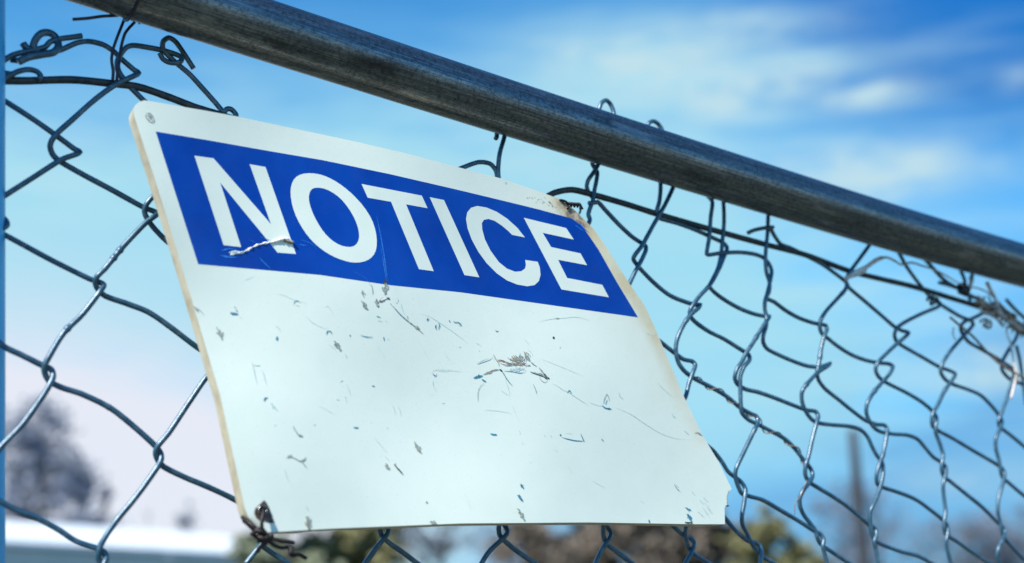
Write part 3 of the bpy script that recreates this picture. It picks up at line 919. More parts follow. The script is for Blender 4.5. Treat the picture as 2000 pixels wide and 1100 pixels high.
stroke([(475, 548), (490, 542), (496, 537)], .9, .6, FA)
smudge(708, 572, 14, 70, 9, G, 14, 1.2); smudge(712, 597, 22, 60, 10, G, 34, 1.7)
stroke([(725, 555), (728, 570), (727, 576)], .9, 1.5, G)
smudge(753, 564, 26, 95, 13, G, 46, 1.7); smudge(752, 552, 14, 95, 8, BK, 10, 1.5)
smudge(736, 592, 15, 70, 11, G, 30, 1.6); smudge(757, 582, 10, 30, 6, BK, 8, 1.3)
stroke([(740, 590), (746, 586), (754, 583)], 7, 6, BR); stroke([(743, 587), (749, 584), (755, 582)], 5, 3.5, WH, off=0.0003)
stroke([(761, 592), (772, 604), (783, 616), (792, 624), (805, 634), (815, 642), (827, 653)], 1.6, 2.2, G); stroke([(770, 602), (785, 618), (800, 630)], 1.4, 1, T)
smudge(815, 641, 10, 40, 7, G, 16, 1.5)
stroke([(773, 580), (777, 586), (774, 592), (771, 589)], 1.3, 1, FA); stroke([(782, 592), (786, 606), (790, 615)], .9, .6, FA); stroke([(795, 616), (796, 624)], 1.4, 1, G)
stroke([(735, 618), (743, 620)], 1.6, 1.2, T); stroke([(737, 626), (746, 627)], 1.2, 1, FA); stroke([(752, 625), (754, 628)], 1.2, 1, FA)
stroke([(682, 657), (685, 654)], 2, 1.2, T); stroke([(703, 655), (715, 658), (728, 659)], 1.1, 1.6, T); stroke([(749, 658), (750, 666)], 1.6, 1.4, T); stroke([(755, 661), (758, 663)], 1, 1, FA)
stroke([(834, 627), (835, 623), (838, 624)], 2.4, 1.6, T); stroke([(852, 634), (850, 640), (853, 644)], 1.6, 1.2, T); stroke([(856, 630), (858, 637), (855, 644)], 1.6, 1.6, T)
stroke([(877, 626), (878, 629)], 2, 2, T); stroke([(884, 627), (888, 630), (895, 630), (901, 636), (895, 635)], 1.6, 1.4, T)
stroke([(822, 613), (838, 618), (850, 625), (880, 645), (900, 660), (915, 672)], .8, .6, FA)
stroke([(967, 645), (971, 648), (974, 646)], 1.6, 1.2, T)
stroke([(1079, 660), (1083, 660)], 4.5, 4, BK); stroke([(1092, 678), (1095, 679)], 2, 2, FA)
stroke([(1052, 628), (1075, 623), (1100, 621), (1125, 619), (1150, 625)], 1.0, .8, FA); stroke([(1085, 622), (1092, 622)], 2, 1.6, G)
stroke([(895, 677), (900, 678)], 1.8, 1.2, FA); stroke([(934, 683), (937, 687)], 1.6, 1, FA)
stroke([(1260, 650), (1275, 655), (1281, 652)], .7, .6, FA)
# outline remains of removed lettering
stroke([(491, 706), (494, 716), (497, 732), (502, 752)], 2.2, .9, FA); stroke([(494, 713), (503, 714), (509, 713)], 1.4, 1.8, FA); stroke([(511, 722), (516, 738), (520, 752)], 2.0, .9, FA)
stroke([(516, 784), (518, 778), (523, 777)], 3.6, 1.6, T); stroke([(527, 788), (535, 796), (543, 803)], 1.6, .8, FA); smudge(532, 793, 16, 45, 8, FA, 9)
stroke([(664, 747), (667, 744), (670, 743)], 1.8, 1, FA); stroke([(677, 750), (681, 762), (684, 772)], 1.1, .9, FA); stroke([(673, 773), (677, 787)], 1, .8, FA); stroke([(656, 780), (663, 781)], 1.6, 1, FA)
stroke([(726, 755), (729, 754), (732, 755)], 2.2, 1.6, T); stroke([(690, 835), (696, 836), (700, 835)], 3.2, 2.6, T); stroke([(755, 834), (756, 837)], 2, 1.4, FA); stroke([(612, 830), (616, 829)], 2, 1.4, FA)
stroke([(535, 831), (539, 830)], 1.6, 1, FA)
stroke([(766, 790), (769, 800), (772, 810)], 1, .7, FA); stroke([(777, 793), (781, 804), (783, 814)], 1, .7, FA)
stroke([(572, 832), (576, 840), (582, 850)], 2.6, 2, G); smudge(585, 850, 10, 30, 6, G, 14, 1.6)
stroke([(558, 895), (565, 893), (572, 894), (580, 898), (588, 902), (598, 898)], 2.4, 2, G); stroke([(588, 902), (594, 908), (600, 916)], 2.2, 1, G); smudge(565, 892, 14, -20, 7, G, 14, 1.4); smudge(592, 898, 16, -30, 7, G, 12, 1.2)
stroke([(555, 915), (560, 932), (565, 942)], .9, .7, FA)
stroke([(809, 862), (814, 874), (822, 885)], 3, 6, G); smudge(817, 876, 24, 58, 9, G, 26, 1.8)
stroke([(769, 907), (778, 917), (788, 928)], 2.4, 2.2, BK); stroke([(770, 910), (773, 905)], 1.6, 1, BK); smudge(756, 912, 18, 45, 8, G, 24, 1.7)
stroke([(730, 855), (742, 868), (756, 885)], .9, .7, FA); stroke([(750, 890), (760, 900)], .8, .6, FA)
stroke([(841, 730), (848, 722), (868, 725), (882, 722)], 1, .7, FA); stroke([(845, 730), (850, 735), (853, 730)], 2, 1.4, T); stroke([(845, 742), (845, 752), (851, 763)], 1.2, .9, FA)
stroke([(1018, 862), (1021, 868)], 1.4, .9, FA); stroke([(957, 847), (963, 849), (970, 849)], 2, 3, T); stroke([(862, 787), (869, 788)], 1.2, .9, FA)
stroke([(1093, 850), (1096, 850)], 4, 2.4, T); stroke([(1096, 854), (1110, 858), (1125, 861), (1141, 862)], 1.4, 1.6, T); stroke([(1134, 847), (1137, 855), (1141, 863)], 1.2, 1.8, T); stroke([(1104, 846), (1118, 847)], .8, .6, FA)
stroke([(1062, 848), (1064, 853)], 1.2, 1, FA); stroke([(1075, 850), (1077, 854)], 1.4, 1, FA); stroke([(1174, 857), (1179, 862)], 1.4, 1, T); stroke([(1013, 840), (1016, 848)], 1, 1, FA)
# the torn place in the middle
for q, w0, w1, k in (([(931, 711), (945, 706), (956, 702), (963, 697)], 2.6, 1.6, FA), ([(931, 711), (942, 705), (955, 700)], 1, .8, G),
                     ([(963, 692), (967, 700), (973, 709), (975, 716)], 2.0, 1.4, G),
                     ([(972, 704), (978, 706), (986, 710), (996, 713)], 6, 5, BR), ([(975, 707), (982, 710), (990, 712)], 2.6, 2, WH),
                     ([(972, 703), (980, 704), (990, 708), (1000, 712)], 1.2, 1, BK), ([(985, 714), (995, 714), (1010, 712), (1022, 714)], 2.2, 1.4, BR),
                     ([(943, 732), (955, 727), (965, 723), (975, 722)], 3, 2.6, BR), ([(952, 729), (960, 728)], 3, 2, G), ([(975, 721), (981, 726)], 2.4, 3.0, BK),
                     ([(924, 739), (930, 737), (936, 735), (942, 734)], 3, 5, T), ([(935, 731), (935, 739)], 1.6, 2, BK), ([(940, 741), (949, 746)], 2, 2.4, T),
                     ([(946, 748), (937, 756), (933, 768), (933, 785)], 1, .9, G),
                     ([(981, 726), (988, 738), (995, 748), (1001, 754)], 2.6, 1.2, T), ([(985, 740), (991, 755), (996, 775)], 1, .7, FA),
                     ([(984, 725), (1000, 726), (1015, 729), (1025, 727)], 1.2, 1.4, T), ([(1035, 726), (1045, 729), (1058, 732), (1068, 738)], 2.4, 4, G), ([(1036, 728), (1050, 732), (1063, 737)], 1.2, 1.4, BK),
                     ([(1036, 707), (1042, 712), (1048, 716)], 2.4, 1.6, G), ([(1052, 718), (1057, 724), (1064, 732), (1072, 740)], 2.6, 3, G), ([(1053, 735), (1056, 742), (1063, 747), (1070, 744)], 1.0, .9, G),
                     ([(1041, 750), (1046, 762), (1048, 770)], .9, .7, T), ([(1077, 748), (1090, 755), (1100, 762), (1110, 766), (1120, 773), (1140, 786), (1150, 792)], .9, .8, FA), ([(1107, 768), (1112, 763), (1116, 769)], 1.6, 2, T),
                     ([(1150, 785), (1165, 791), (1178, 793)], 1, .8, FA), ([(1175, 792), (1182, 797), (1194, 799)], 2.4, 3, T), ([(1178, 790), (1180, 780), (1185, 770), (1188, 776), (1190, 784)], 1.4, 1.2, G), ([(1182, 790), (1186, 780)], 1.2, 1, T),
                     ([(1208, 765), (1210, 774), (1217, 779)], 1.2, .9, FA), ([(1312, 806), (1314, 813), (1320, 815)], 1.2, .9, FA),
                     ([(1200, 795), (1230, 808), (1260, 828), (1290, 846), (1320, 856), (1350, 858)], .9, .7, FA), ([(1355, 846), (1362, 845), (1371, 851)], 2, 3, G), ([(1335, 840), (1345, 849)], 1, .8, FA),
                     ([(1055, 700), (1080, 710), (1110, 722), (1140, 735)], .7, .5, FA), ([(945, 800), (970, 802), (1000, 807)], .8, .6, FA), ([(850, 720), (880, 723), (905, 726)], .8, .6, FA)):
    stroke(q, w0, w1, k)
smudge(1015, 702, 34, 10, 22, G, 60, 1.2); smudge(1008, 705, 34, 20, 18, BR, 50, 1.1); smudge(1029, 697, 20, 60, 14, G, 40, 1.3); smudge(1015, 712, 50, 5, 10, BR, 36, 1.1); smudge(1068, 738, 14, 45, 12, BK, 16, 1.2); smudge(1012, 722, 40, 3, 10, FA, 26, 1.4)
smudge(1028, 712, 24, 60, 16, WH, 14, 1.6)
# lower edge
smudge(601, 1022, 24, 80, 10, BR, 40, 2.0); smudge(603, 1020, 24, 70, 12, G, 30, 1.8); stroke([(597, 988), (601, 997)], 1.6, 1, FA)
stroke([(831, 981), (835, 982)], 4, 3, G); smudge(846, 1021, 14, 15, 7, G, 22, 1.7)
smudge(1019, 950, 12, 55, 5, T, 12, 1.5); smudge(1015, 972, 20, 60, 8, T, 18, 1.4); smudge(1018, 1006, 26, 62, 11, G, 46, 1.8)
stroke([(1267, 1015), (1268, 1021)], 2.4, 3, T)
smudge(1346, 1011, 16, 60, 9, T, 26, 1.6); smudge(1344, 995, 10, 40, 5, T, 8, 1.2); smudge(1345, 1021, 16, 5, 4, BK, 14, 1.4)
stroke([(1316, 946), (1324, 957), (1329, 961)], 1.2, .9, T); stroke([(1318, 945), (1326, 953)], .9, .7, FA)
for k in range(9):
    x, y = rnd.uniform(1320, 1390), rnd.uniform(955, 1005)
    stroke([(x, y), (x + rnd.uniform(7, 14), y + rnd.uniform(9, 18))], .8, .6, FA)
for k in range(16):
    x, y = rnd.uniform(480, 1300), rnd.uniform(600, 1000)
    a = rnd.uniform(.2, 1.2)
    l = rnd.uniform(8, 45)
    stroke([(x, y), (x + l * .5 * math.cos(a) + rnd.uniform(-3, 3), y + l * .5 * math.sin(a)), (x + l * math.cos(a), y + l * math.sin(a))], .6, .45, FA)
stroke([(1424, 957), (1421, 966), (1420, 976), (1421, 986)], 1.6, 2.4, G); smudge(1420, 988, 7, 20, 5, BK, 8, 1.2)
smudge(1054, 393, 60, 18, 14, FA, 18, 1.0); smudge(1075, 396, 30, 40, 12, G, 10, .9)
stroke([(985, 358), (990, 357)], 1.4, 1, G)
# scratches in the blue
for q, w0, w1 in (([(506, 503), (516, 514), (529, 526)], 1.6, 1.4), ([(588, 469), (600, 473), (613, 480), (618, 488)], 1.6, 1.0), ([(735, 420), (743, 460), (750, 500), (757, 550)], 1.6, 2.2), ([(743, 480), (750, 520), (755, 552)], 1.2, 1.4), ([(432, 490), (448, 486), (460, 487)], 3, 1.4), ([(430, 499), (445, 502), (462, 503)], 3.4, 2), ([(690, 530), (715, 545), (725, 560)], .8, .7), ([(585, 478), (600, 480)], 2.4, 1), ([(1130, 434), (1140, 446), (1150, 455)], 1.8, 1), ([(1123, 440), (1140, 452)], 1.4, 1), ([(484, 468), (500, 474)], .8, .6), ([(508, 462), (522, 468), (530, 470)], .8, .6)):
    stroke(q, w0, w1, SB)
make('scuff_marks', mv, mf, MK, sign, smooth=False, midx=mm)


# torn ridge of plastic standing up over the N
def ridge(pts, h, w, mat):
    sm = catmull(pts, 2.0)
    v, f = [], []
    n = len(sm)
    for i, p in enumerate(sm):
        a, c = sm[max(0, i - 1)], sm[min(n - 1, i + 1)]
        dx, dy = c[0] - a[0], c[1] - a[1]
        L = math.hypot(dx, dy) or 1
        t = i / (n - 1)
        ww = w(t) * (1 + rnd.uniform(-.25, .25))
        hh = h(t) * (1 + rnd.uniform(-.2, .2))
        nx, ny = dy / L, -dx / L
        for k, e in ((-.55, 0.0003), (-.3, hh * .8), (.05, hh), (.4, hh * .55), (.55, 0.0003)):
            v.append(sign_pt(p[0] - nx * k * ww, p[1] - ny * k * ww, e))
    for i in range(n - 1):
        for k in range(4):
            f.append((i * 5 + k, i * 5 + k + 1, i * 5 + 5 + k + 1, i * 5 + 5 + k))
    return make('torn_flap', v, f, mat, sign)


ridge([(449, 496), (462, 495), (475, 493), (482, 489), (492, 484), (500, 480), (510, 477), (519, 475), (530, 474)], lambda t: .0008 * (0.5 + t * .5) * (1 + .5 * math.sin(t * 40)), lambda t: (3.6 - .6 * t) * (1 + .45 * math.sin(t * 31)), MK[WH])
ridge([(446, 494), (456, 493), (468, 494), (476, 492)], lambda t: .0006, lambda t: 6 * math.sin(math.pi * (t * .9 + .05)), m_flat('lifted_film', (0.25, 0.4, 0.42), (0.6, 0.68, 0.66), 900, .5))
ridge([(529, 474), (540, 471), (552, 468), (562, 468), (572, 473)], lambda t: .0016 * math.sin(math.pi * (t * .8 + .15)), lambda t: 7.5 * math.sin(math.pi * (t * .8 + .15)), MK[WH])
ridge([(553, 470), (560, 472), (567, 475), (573, 475)], lambda t: .0019, lambda t: 4.0, MK[BR])

# corner eyelet at lower left: torn brown washer with a bright rim
GR = [(516, 977), (520, 982), (525, 992), (533, 1014), (536, 1021), (528, 1022), (516, 1018), (507, 1017), (500, 1012), (496, 1003), (498, 994), (506, 986)]
patch('eyelet_washer', [GR], 0.00028, m_flat('rust_brown_washer', (0.05, 0.03, 0.022), (0.16, 0.10, 0.075), 500, 0.45, 0.4), 5)
v, f, uv = [], [], []
c = sign_pt(512, 997, 0.0008)
ua = (sign_pt(522, 997, 0.0012) - c).normalized()
ub = SN.cross(ua)
sweep(v, f, uv, [c + (ua * math.cos(a) + ub * math.sin(a)) * 0.0021 for a in [2 * math.pi * i / 24 for i in range(25)]], [0.0006] * 25, 10)
make('eyelet', v, f, m_flat('bright_steel', (0.10, 0.09, 0.085), (0.34, 0.32, 0.30), 900, 0.28, 1.0), sign, uv)

# ------------------------------------------------------------------ wires tying the sign
def sign_tube(pts, r, v, f, uv):
    """pts: (px, py, metres in front of the sign's face)"""
    sm = catmull([tuple(map(float, p)) for p in pts], 2.0)
    path = [sign_pt(p[0], p[1], p[2]) for p in sm]
    sweep(v, f, uv, path, [r * (1 + .08 * noise.noise(q * 300)) for q in path], 10)


v, f, uv = [], [], []
r = 0.0010
for q in ([(513, 995, .0005), (511, 1003, .003), (507, 1015, .004), (506, 1028, .004), (509, 1040, .003), (513, 1050, .001), (518, 1058, -.004)],
          [(478, 1008, -.004), (486, 1022, .001), (494, 1032, .003), (503, 1042, .003), (510, 1050, .002), (516, 1056, 0)],
          [(481, 1015, -.004), (489, 1028, 0), (497, 1037, .002), (506, 1046, .004), (514, 1052, .003), (524, 1053, .002), (540, 1058, .003), (555, 1060, .003), (571, 1063, .002)],
          [(492, 1042, .002), (498, 1035, .004), (508, 1040, .005), (513, 1048, .003), (505, 1052, .001), (495, 1049, .002), (494, 1040, .004), (504, 1036, .005), (514, 1046, .004), (519, 1057, .001)],
          [(500, 1050, .003), (510, 1055, .005), (520, 1060, .004), (535, 1068, .003), (548, 1071, .002), (560, 1070, .002), (565, 1074, .003), (564, 1083, .003), (568, 1086, .002), (580, 1083, .002), (588, 1087, .002), (596, 1091, .001)],
          [(490, 1046, .001), (500, 1040, .005), (511, 1045, .005), (520, 1052, .003), (526, 1050, .002), (529, 1047, .003)],
          [(504, 1058, 0.0), (515, 1052, .005), (522, 1058, .003), (514, 1066, -.006), (520, 1072, -.012)]):
    sign_tube(q, r, v, f, uv)
t1 = make('tie_wire', v, f, TIE, None, uv)
tag(t1, 'dark rusted wire knotted through the lower left corner of the NOTICE sign', 'wire')

v, f, uv = [], [], []
r = 0.0007
tw = [[], []]
for i in range(40):
    t = i / 39
    x, y = 1108 + 27 * t, 398.5 + 1.5 * t
    a = t * 4.4 * math.pi
    for s in (0, 1):
        tw[s].append((x, y + 3.2 * math.sin(a + s * math.pi), -.001 + .0011 * math.cos(a + s * math.pi)))
sign_tube([(1092, 391, .0006), (1099, 393, .001), (1105, 396, .001)] + tw[0] + [(1146, 397, -.008), (1160, 395, -.016), (1168, 394, -.022)], r, v, f, uv)
sign_tube([(1107, 409, .0006), (1109, 404, .001)] + tw[1] + [(1138, 405, -.001), (1140, 408, -.001)], r, v, f, uv)
t2 = make('tie_wire', v, f, TIE, None, uv)
tag(t2, 'short twisted wire at the rusty upper right corner of the NOTICE sign', 'wire')

# ------------------------------------------------------------------ dry vine on the wires at far right
vine0 = mesh_pt(1930, 600)
vine = thing('dry_vine', (vine0.x, vine0.y, vine0.z), 'pale dry vine tangled in the wires under the far end of the rail', 'vine')


def vtube(pts, r, mat, rr=None, name='stem'):
    wire(name, pts, r, mat, vine, weave=0, dz=-0.003, bumps=False, rr=rr, sides=7)


vtube([(1652, 545), (1662, 538), (1675, 530), (1690, 523), (1710, 509), (1722, 504)], 0.0017, VINE)
vtube([(1718, 505), (1732, 503), (1748, 510), (1760, 517), (1780, 513), (1800, 519), (1825, 527), (1850, 540), (1872, 553), (1890, 562)], 0.0008, VINE, (1.2, .7))
vtube([(1658, 541), (1668, 538), (1680, 534), (1690, 527)], 0.0016, VINE)
vtube([(1890, 560), (1910, 563), (1930, 572), (1945, 585), (1960, 600), (1980, 620), (2015, 655)], 0.0006, VINED)
vtube([(1927, 551), (1934, 566), (1942, 580), (1950, 600), (1958, 620)], 0.0013, VINE, (1.3, .7))
vtube([(1895, 540), (1896, 552), (1893, 566)], 0.0014, VINE)
vtube([(1965, 640), (1967, 655), (1973, 668), (1977, 690), (1981, 712), (1984, 735), (1979, 760), (1975, 778)], 0.0009, VINE, (.8, 1.1))
vtube([(1984, 725), (1986, 742), (1982, 752)], 0.0009, VINED)
vtube([(1863, 640), (1861, 652), (1866, 664)], 0.0007, VINE)
vtube([(1856, 620), (1875, 636), (1900, 657), (1930, 690), (1955, 712), (1985, 730), (2020, 748)], 0.0010, VINED)
vtube([(1576, 938), (1565, 965), (1553, 985), (1552, 1006)], 0.0003, VINED)
for k in range(46):
    x = rnd.uniform(1915, 2000)
    y = 601 + (x - 1925) * 0.56 + rnd.gauss(0, 7)
    a = math.radians(rnd.gauss(36, 13) if k % 4 else rnd.uniform(55, 110))
    l = rnd.uniform(26, 70) if k % 4 else rnd.uniform(14, 34)
    p = [(x - l * math.cos(a) / 2, y - l * math.sin(a) / 2), (x - l * .2 + rnd.uniform(-4, 4), y - l * .12 + rnd.uniform(-4, 4)), (x + l * .15 + rnd.uniform(-4, 4), y + l * .1 + rnd.uniform(-4, 4)), (x + l * math.cos(a) / 2, y + l * math.sin(a) / 2)]
    vtube(p, rnd.uniform(.0005, .0011), VINE if k % 4 == 1 else VINED, (1, .55), 'tendril')
# tendril wound down one strand
sp = catmull([(1352, 738), (1390, 757), (1420, 775), (1445, 796), (1466, 808), (1500, 842), (1532, 857), (1553, 877), (1572, 902), (1583, 918)], 4)
hp = []
for i, p in enumerate(sp):
    a, c = sp[max(0, i - 1)], sp[min(len(sp) - 1, i + 1)]
    dx, dy = c[0] - a[0], c[1] - a[1]
    L = math.hypot(dx, dy) or 1
    k = math.sin(i * 0.55) * 6.5
    hp.append((p[0] + dy / L * k, p[1] - dx / L * k, math.cos(i * 0.55) * -0.0022 + .002))
wire('tendril', hp, 0.00045, VINED, vine, weave=0, dz=0, bumps=False, sides=6)


# ------------------------------------------------------------------ background
def ground_pt(px, dist):
    d = ray(px, 1198)
    h = Vector((d.x, d.y, 0)).normalized()
    return Vector((h.x * dist, h.y * dist, 0))


def height_at(px, py, dist):
    d = ray(px, py)
    return CAMH + d.z / math.hypot(d.x, d.y) * dist


gm = Mat('grass_ground', rough=0.9)
gc = gm.coord('Object', (1, 1, 1))
gm.to('Base Color', gm.ramp(gm.noise(gc, 0.6, 8, 0.65), [(0.35, (0.055, 0.065, 0.04)), (0.55, (0.09, 0.09, 0.065)), (0.75, (0.14, 0.13, 0.10))]))
gnd = make('ground', [(-2500, -2500, 0), (2500, -2500, 0), (2500, 2500, 0), (-2500, 2500, 0)], [(0, 1, 2, 3)], gm.m, smooth=False)
tag(gnd, kind='structure')


def leafy(name, px, top, wpx, dist, kind, leafcol, label, cat='tree', bare=False, cone=False, nleaf=2600, leaf=0.16, seed=1, group=None):
    R = random.Random(seed)
    b = ground_pt(px, dist)
    H = height_at(px, top, dist)
    Wd = wpx / F * dist / 2 * 1.05
    t = thing(name, b, label, cat, group)
    v, f, uv = [], [], []
    n = 10
    lean = R.uniform(-.04, .04) * H
    tp = [b + Vector((lean * (i / n) ** 2 + R.uniform(-.02, .02) * H * .3, R.uniform(-.01, .01) * H, H * .96 * i / n)) for i in range(n + 1)]
    tr = max(0.05, H * 0.022)
    sweep(v, f, uv, tp, [tr * (1 - .92 * i / n) for i in range(n + 1)], 8)
    limbs = []
    nl = 26 if bare else 15
    for k in range(nl):
        h = R.uniform(.22, .93)
        i = int(h * n)
        s = tp[i].lerp(tp[min(i + 1, n)], h * n - i)
        a = R.uniform(0, 2 * math.pi)
        reach = Wd * ((1 - h) * 1.15 + .08 if cone else math.sin(math.pi * min(1, h * .75 + .22)) * 1.0) * R.uniform(.65, 1.05)
        rise = reach * (R.uniform(-.1, .25) if cone else R.uniform(.25, .9))
        e = s + Vector((math.cos(a) * reach, math.sin(a) * reach, min(rise, H * 1.0 - s.z if H > s.z else 0)))
        m = s.lerp(e, .5) + Vector((R.uniform(-.1, .1), R.uniform(-.1, .1), R.uniform(-.05, .12))) * reach
        lp = catmull([tuple(s), tuple(m), tuple(e)], reach / 5 + .01)
        lp = [Vector(q) for q in lp]
        r0 = tr * (1 - h) * .55 + tr * .08
        sweep(v, f, uv, lp, [r0 * (1 - .85 * j / (len(lp) - 1)) for j in range(len(lp))], 6)
        limbs.append(lp)
    make('trunk', v, f, BARK, t, uv)
    v, f = [], []
    clumps = []
    for lp in limbs:
        for _ in range(4):
            q = lp[R.randrange(len(lp) // 3, len(lp))]
            clumps.append((q + Vector((R.gauss(0, 1), R.gauss(0, 1), R.gauss(0, .8))) * Wd * .10, Wd * R.uniform(.12, .30)))
    clumps.append((tp[-1], Wd * .12))
    for k in range(nleaf):
        c, rad = clumps[R.randrange(len(clumps))]
        p = c + Vector((R.gauss(0, .5), R.gauss(0, .5), R.gauss(0, .42))) * rad
        if p.z > H * 1.01 or p.z < .2:
            continue
        u = Vector((R.gauss(0, 1), R.gauss(0, 1), R.gauss(0, 1))).normalized()
        w = u.orthogonal().normalized()
        w = (Matrix.Rotation(R.uniform(0, 6.28), 3, u) @ w)
        l, wd = leaf * R.uniform(.6, 1.3), leaf * (.07 if bare else .45) * R.uniform(.7, 1.3)
        x = u.cross(w)
        i0 = len(v)
        v += [p - w * l * .5, p + x * wd * .5, p + w * l * .5, p - x * wd * .5]
        f.append((i0, i0 + 1, i0 + 2, i0 + 3))
    make('twigs' if bare else 'crown', v, f, leafcol, t, smooth=False)
    return t


BARK = m_flat('grey_bark', (0.09, 0.08, 0.075), (0.19, 0.17, 0.15), 6, 0.9)
BLUEGREY = m_flat('hazed_needles', (0.18, 0.20, 0.26), (0.28, 0.30, 0.36), 1.2, 0.8)  # haze of distance put into the needle colour
TWIG = m_flat('hazed_bare_twigs', (0.10, 0.12, 0.16), (0.18, 0.20, 0.25), 1.5, 0.85)  # bluish distance haze put into the twig colour too
BROWN = m_flat('brown_leaves', (0.10, 0.08, 0.062), (0.19, 0.15, 0.115), 1.2, 0.85)
OLIVE = m_flat('olive_leaves', (0.13, 0.125, 0.05), (0.22, 0.20, 0.09), 1.2, 0.8)
GREEN = m_flat('grey_green_leaves', (0.12, 0.14, 0.085), (0.20, 0.215, 0.13), 1.2, 0.8)

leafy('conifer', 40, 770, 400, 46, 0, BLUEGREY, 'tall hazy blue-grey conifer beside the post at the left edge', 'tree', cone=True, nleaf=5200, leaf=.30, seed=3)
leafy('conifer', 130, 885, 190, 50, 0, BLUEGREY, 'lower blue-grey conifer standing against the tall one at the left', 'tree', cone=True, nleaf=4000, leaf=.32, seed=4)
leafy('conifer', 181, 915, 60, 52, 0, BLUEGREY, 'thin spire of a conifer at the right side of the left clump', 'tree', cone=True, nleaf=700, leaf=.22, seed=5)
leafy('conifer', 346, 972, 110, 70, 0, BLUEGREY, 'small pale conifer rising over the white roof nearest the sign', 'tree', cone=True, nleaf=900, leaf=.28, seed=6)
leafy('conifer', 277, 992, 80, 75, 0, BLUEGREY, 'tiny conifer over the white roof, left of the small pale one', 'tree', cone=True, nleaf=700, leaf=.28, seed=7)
leafy('leafy_tree', 560, 940, 190, 24, 0, GREEN, 'grey-green tree under the lower left corner of the sign', nleaf=9000, leaf=.34, seed=8)
leafy('leafy_tree', 672, 930, 190, 25, 0, OLIVE, 'olive-green tree under the sign, right of the grey-green one', nleaf=9000, leaf=.34, seed=9)
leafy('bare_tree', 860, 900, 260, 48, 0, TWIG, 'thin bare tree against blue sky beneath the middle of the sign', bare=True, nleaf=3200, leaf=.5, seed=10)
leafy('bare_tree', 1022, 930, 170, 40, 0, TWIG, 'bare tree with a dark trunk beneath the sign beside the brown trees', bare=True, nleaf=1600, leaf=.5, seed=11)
leafy('brown_tree', 1140, 925, 260, 34, 0, BROWN, 'brown bushy tree under the right half of the sign', nleaf=8000, leaf=.34, seed=12)
leafy('brown_tree', 1265, 930, 230, 33, 0, BROWN, 'brown bushy tree between its two neighbours below the sign', nleaf=7500, leaf=.34, seed=13)
leafy('brown_tree', 1400, 970, 230, 34, 0, BROWN, 'brown bushy tree below the broken lower right corner of the sign', nleaf=7500, leaf=.34, seed=14)
leafy('olive_tree', 1494, 985, 130, 32, 0, OLIVE, 'olive-brown tree just right of the sign, taller of two', nleaf=4500, leaf=.3, seed=15)
leafy('olive_tree', 1560, 1045, 130, 32, 0, OLIVE, 'olive-brown tree right of the sign, lower of two', nleaf=3500, leaf=.3, seed=16)
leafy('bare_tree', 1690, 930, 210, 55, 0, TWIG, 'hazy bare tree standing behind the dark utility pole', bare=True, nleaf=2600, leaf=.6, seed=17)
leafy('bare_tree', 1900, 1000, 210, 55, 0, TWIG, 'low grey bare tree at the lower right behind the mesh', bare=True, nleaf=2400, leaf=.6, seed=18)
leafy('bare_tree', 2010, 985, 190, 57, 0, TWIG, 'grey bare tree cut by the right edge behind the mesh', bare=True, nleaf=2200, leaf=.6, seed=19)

# utility pole
pb = ground_pt(1697, 30)
pole = thing('utility_pole', pb, 'dark slender utility pole seen blurred through the mesh at right', 'pole')
H = height_at(1690, 842, 30)
v, f, uv = [], [], []
sweep(v, f, uv, [pb + Vector((-0.05 * i / 6, 0, H * i / 6)) for i in range(7)], [.18 - .012 * i for i in range(7)], 16)
make('shaft', v, f, m_flat('dark_weathered_wood', (0.018, 0.02, 0.026), (0.04, 0.042, 0.05), 8, .85), pole, uv)
v, f, uv = [], [], []
sweep(v, f, uv, [pb + Vector((-.05, 0, H)), pb + Vector((-.05, 0, H + .06)), pb + Vector((-.05, 0, H + .09))], [.09, .07, .02], 12)
make('cap', v, f, m_flat('lead_cap', (0.08, 0.08, 0.09), (0.12, 0.12, 0.13), 8, .5), pole, uv)

# long low building with a white roof
hd = ray(2600, 1198)
hd = Vector((hd.x, hd.y, 0)).normalized()
hn = Vector((-hd.y, hd.x, 0))
if hn.y < 0:
    hn = -hn
e0 = ground_pt(0, 30)
eh = height_at(0, 1066, 30)
a0, a1 = -9.0, 10.5
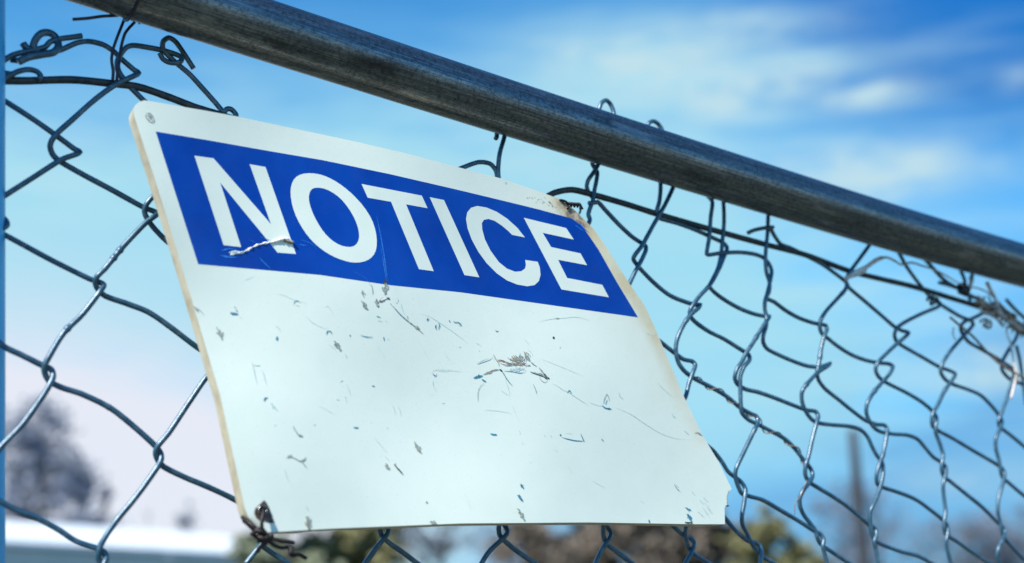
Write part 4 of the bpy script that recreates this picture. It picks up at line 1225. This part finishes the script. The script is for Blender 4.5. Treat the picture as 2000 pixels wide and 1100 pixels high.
# ridge height so that it shows at row 1010 at the left
rb = 4.5
rp = e0 + hn * rb
def px_of(p):
    q = p - EYE
    return 1000 + F * q.dot(RIGHT) / q.dot(FWD), 550 - F * q.dot(UP) / q.dot(FWD)
rh = eh
while px_of(Vector((rp.x, rp.y, rh)))[1] > 1012:
    rh += .02
bld = thing('white_roofed_building', e0, 'long low grey building with a bright white roof behind the fence at lower left', 'building')
RW = m_flat('white_metal_roof', (0.78, 0.77, 0.76), (0.84, 0.83, 0.82), 2, .5)
WL = m_flat('grey_siding', (0.56, 0.54, 0.47), (0.64, 0.61, 0.54), 1.5, .8)
WD = m_flat('dark_glass', (0.02, 0.03, 0.035), (0.05, 0.06, 0.06), 2, .15)


def bp(a, b, z):
    p = e0 + hd * a + hn * b
    return Vector((p.x, p.y, z))


D = 2 * rb
v = [bp(a0, 0, 0), bp(a1, 0, 0), bp(a1, D, 0), bp(a0, D, 0), bp(a0, 0, eh - .05), bp(a1, 0, eh - .05), bp(a1, D, eh - .05), bp(a0, D, eh - .05), bp(a0, rb, rh - .1), bp(a1, rb, rh - .1)]
make('wall', v, [(0, 1, 5, 4), (2, 3, 7, 6), (1, 2, 6, 9, 5), (3, 0, 4, 8, 7)], WL, bld, smooth=False)
o = .08
sl_ = (rh - eh) / rb
v = []
for a in (a0 - o, a1 + o):
    v += [bp(a, -o, eh - o * sl_), bp(a, rb, rh), bp(a, D + o, eh - o * sl_), bp(a, -o, eh - o * sl_ + .12), bp(a, rb, rh + .12), bp(a, D + o, eh - o * sl_ + .12)]
make('roof', v, [(3, 9, 10, 4), (4, 10, 11, 5), (0, 1, 7, 6), (1, 2, 8, 7), (0, 6, 9, 3), (2, 5, 11, 8), (0, 3, 4, 1), (1, 4, 5, 2), (6, 7, 10, 9), (7, 8, 11, 10)], RW, bld, smooth=False)
for a in (-6, -2.5, 1, 4.5, 8):
    w = make('window', [bp(a, -.03, eh - 1.5), bp(a + 1.3, -.03, eh - 1.5), bp(a + 1.3, -.03, eh - .6), bp(a, -.03, eh - .6), bp(a, .02, eh - 1.5), bp(a + 1.3, .02, eh - 1.5), bp(a + 1.3, .02, eh - .6), bp(a, .02, eh - .6)],
             [(0, 1, 2, 3), (0, 4, 5, 1), (1, 5, 6, 2), (2, 6, 7, 3), (3, 7, 4, 0)], WD, bld, smooth=False)
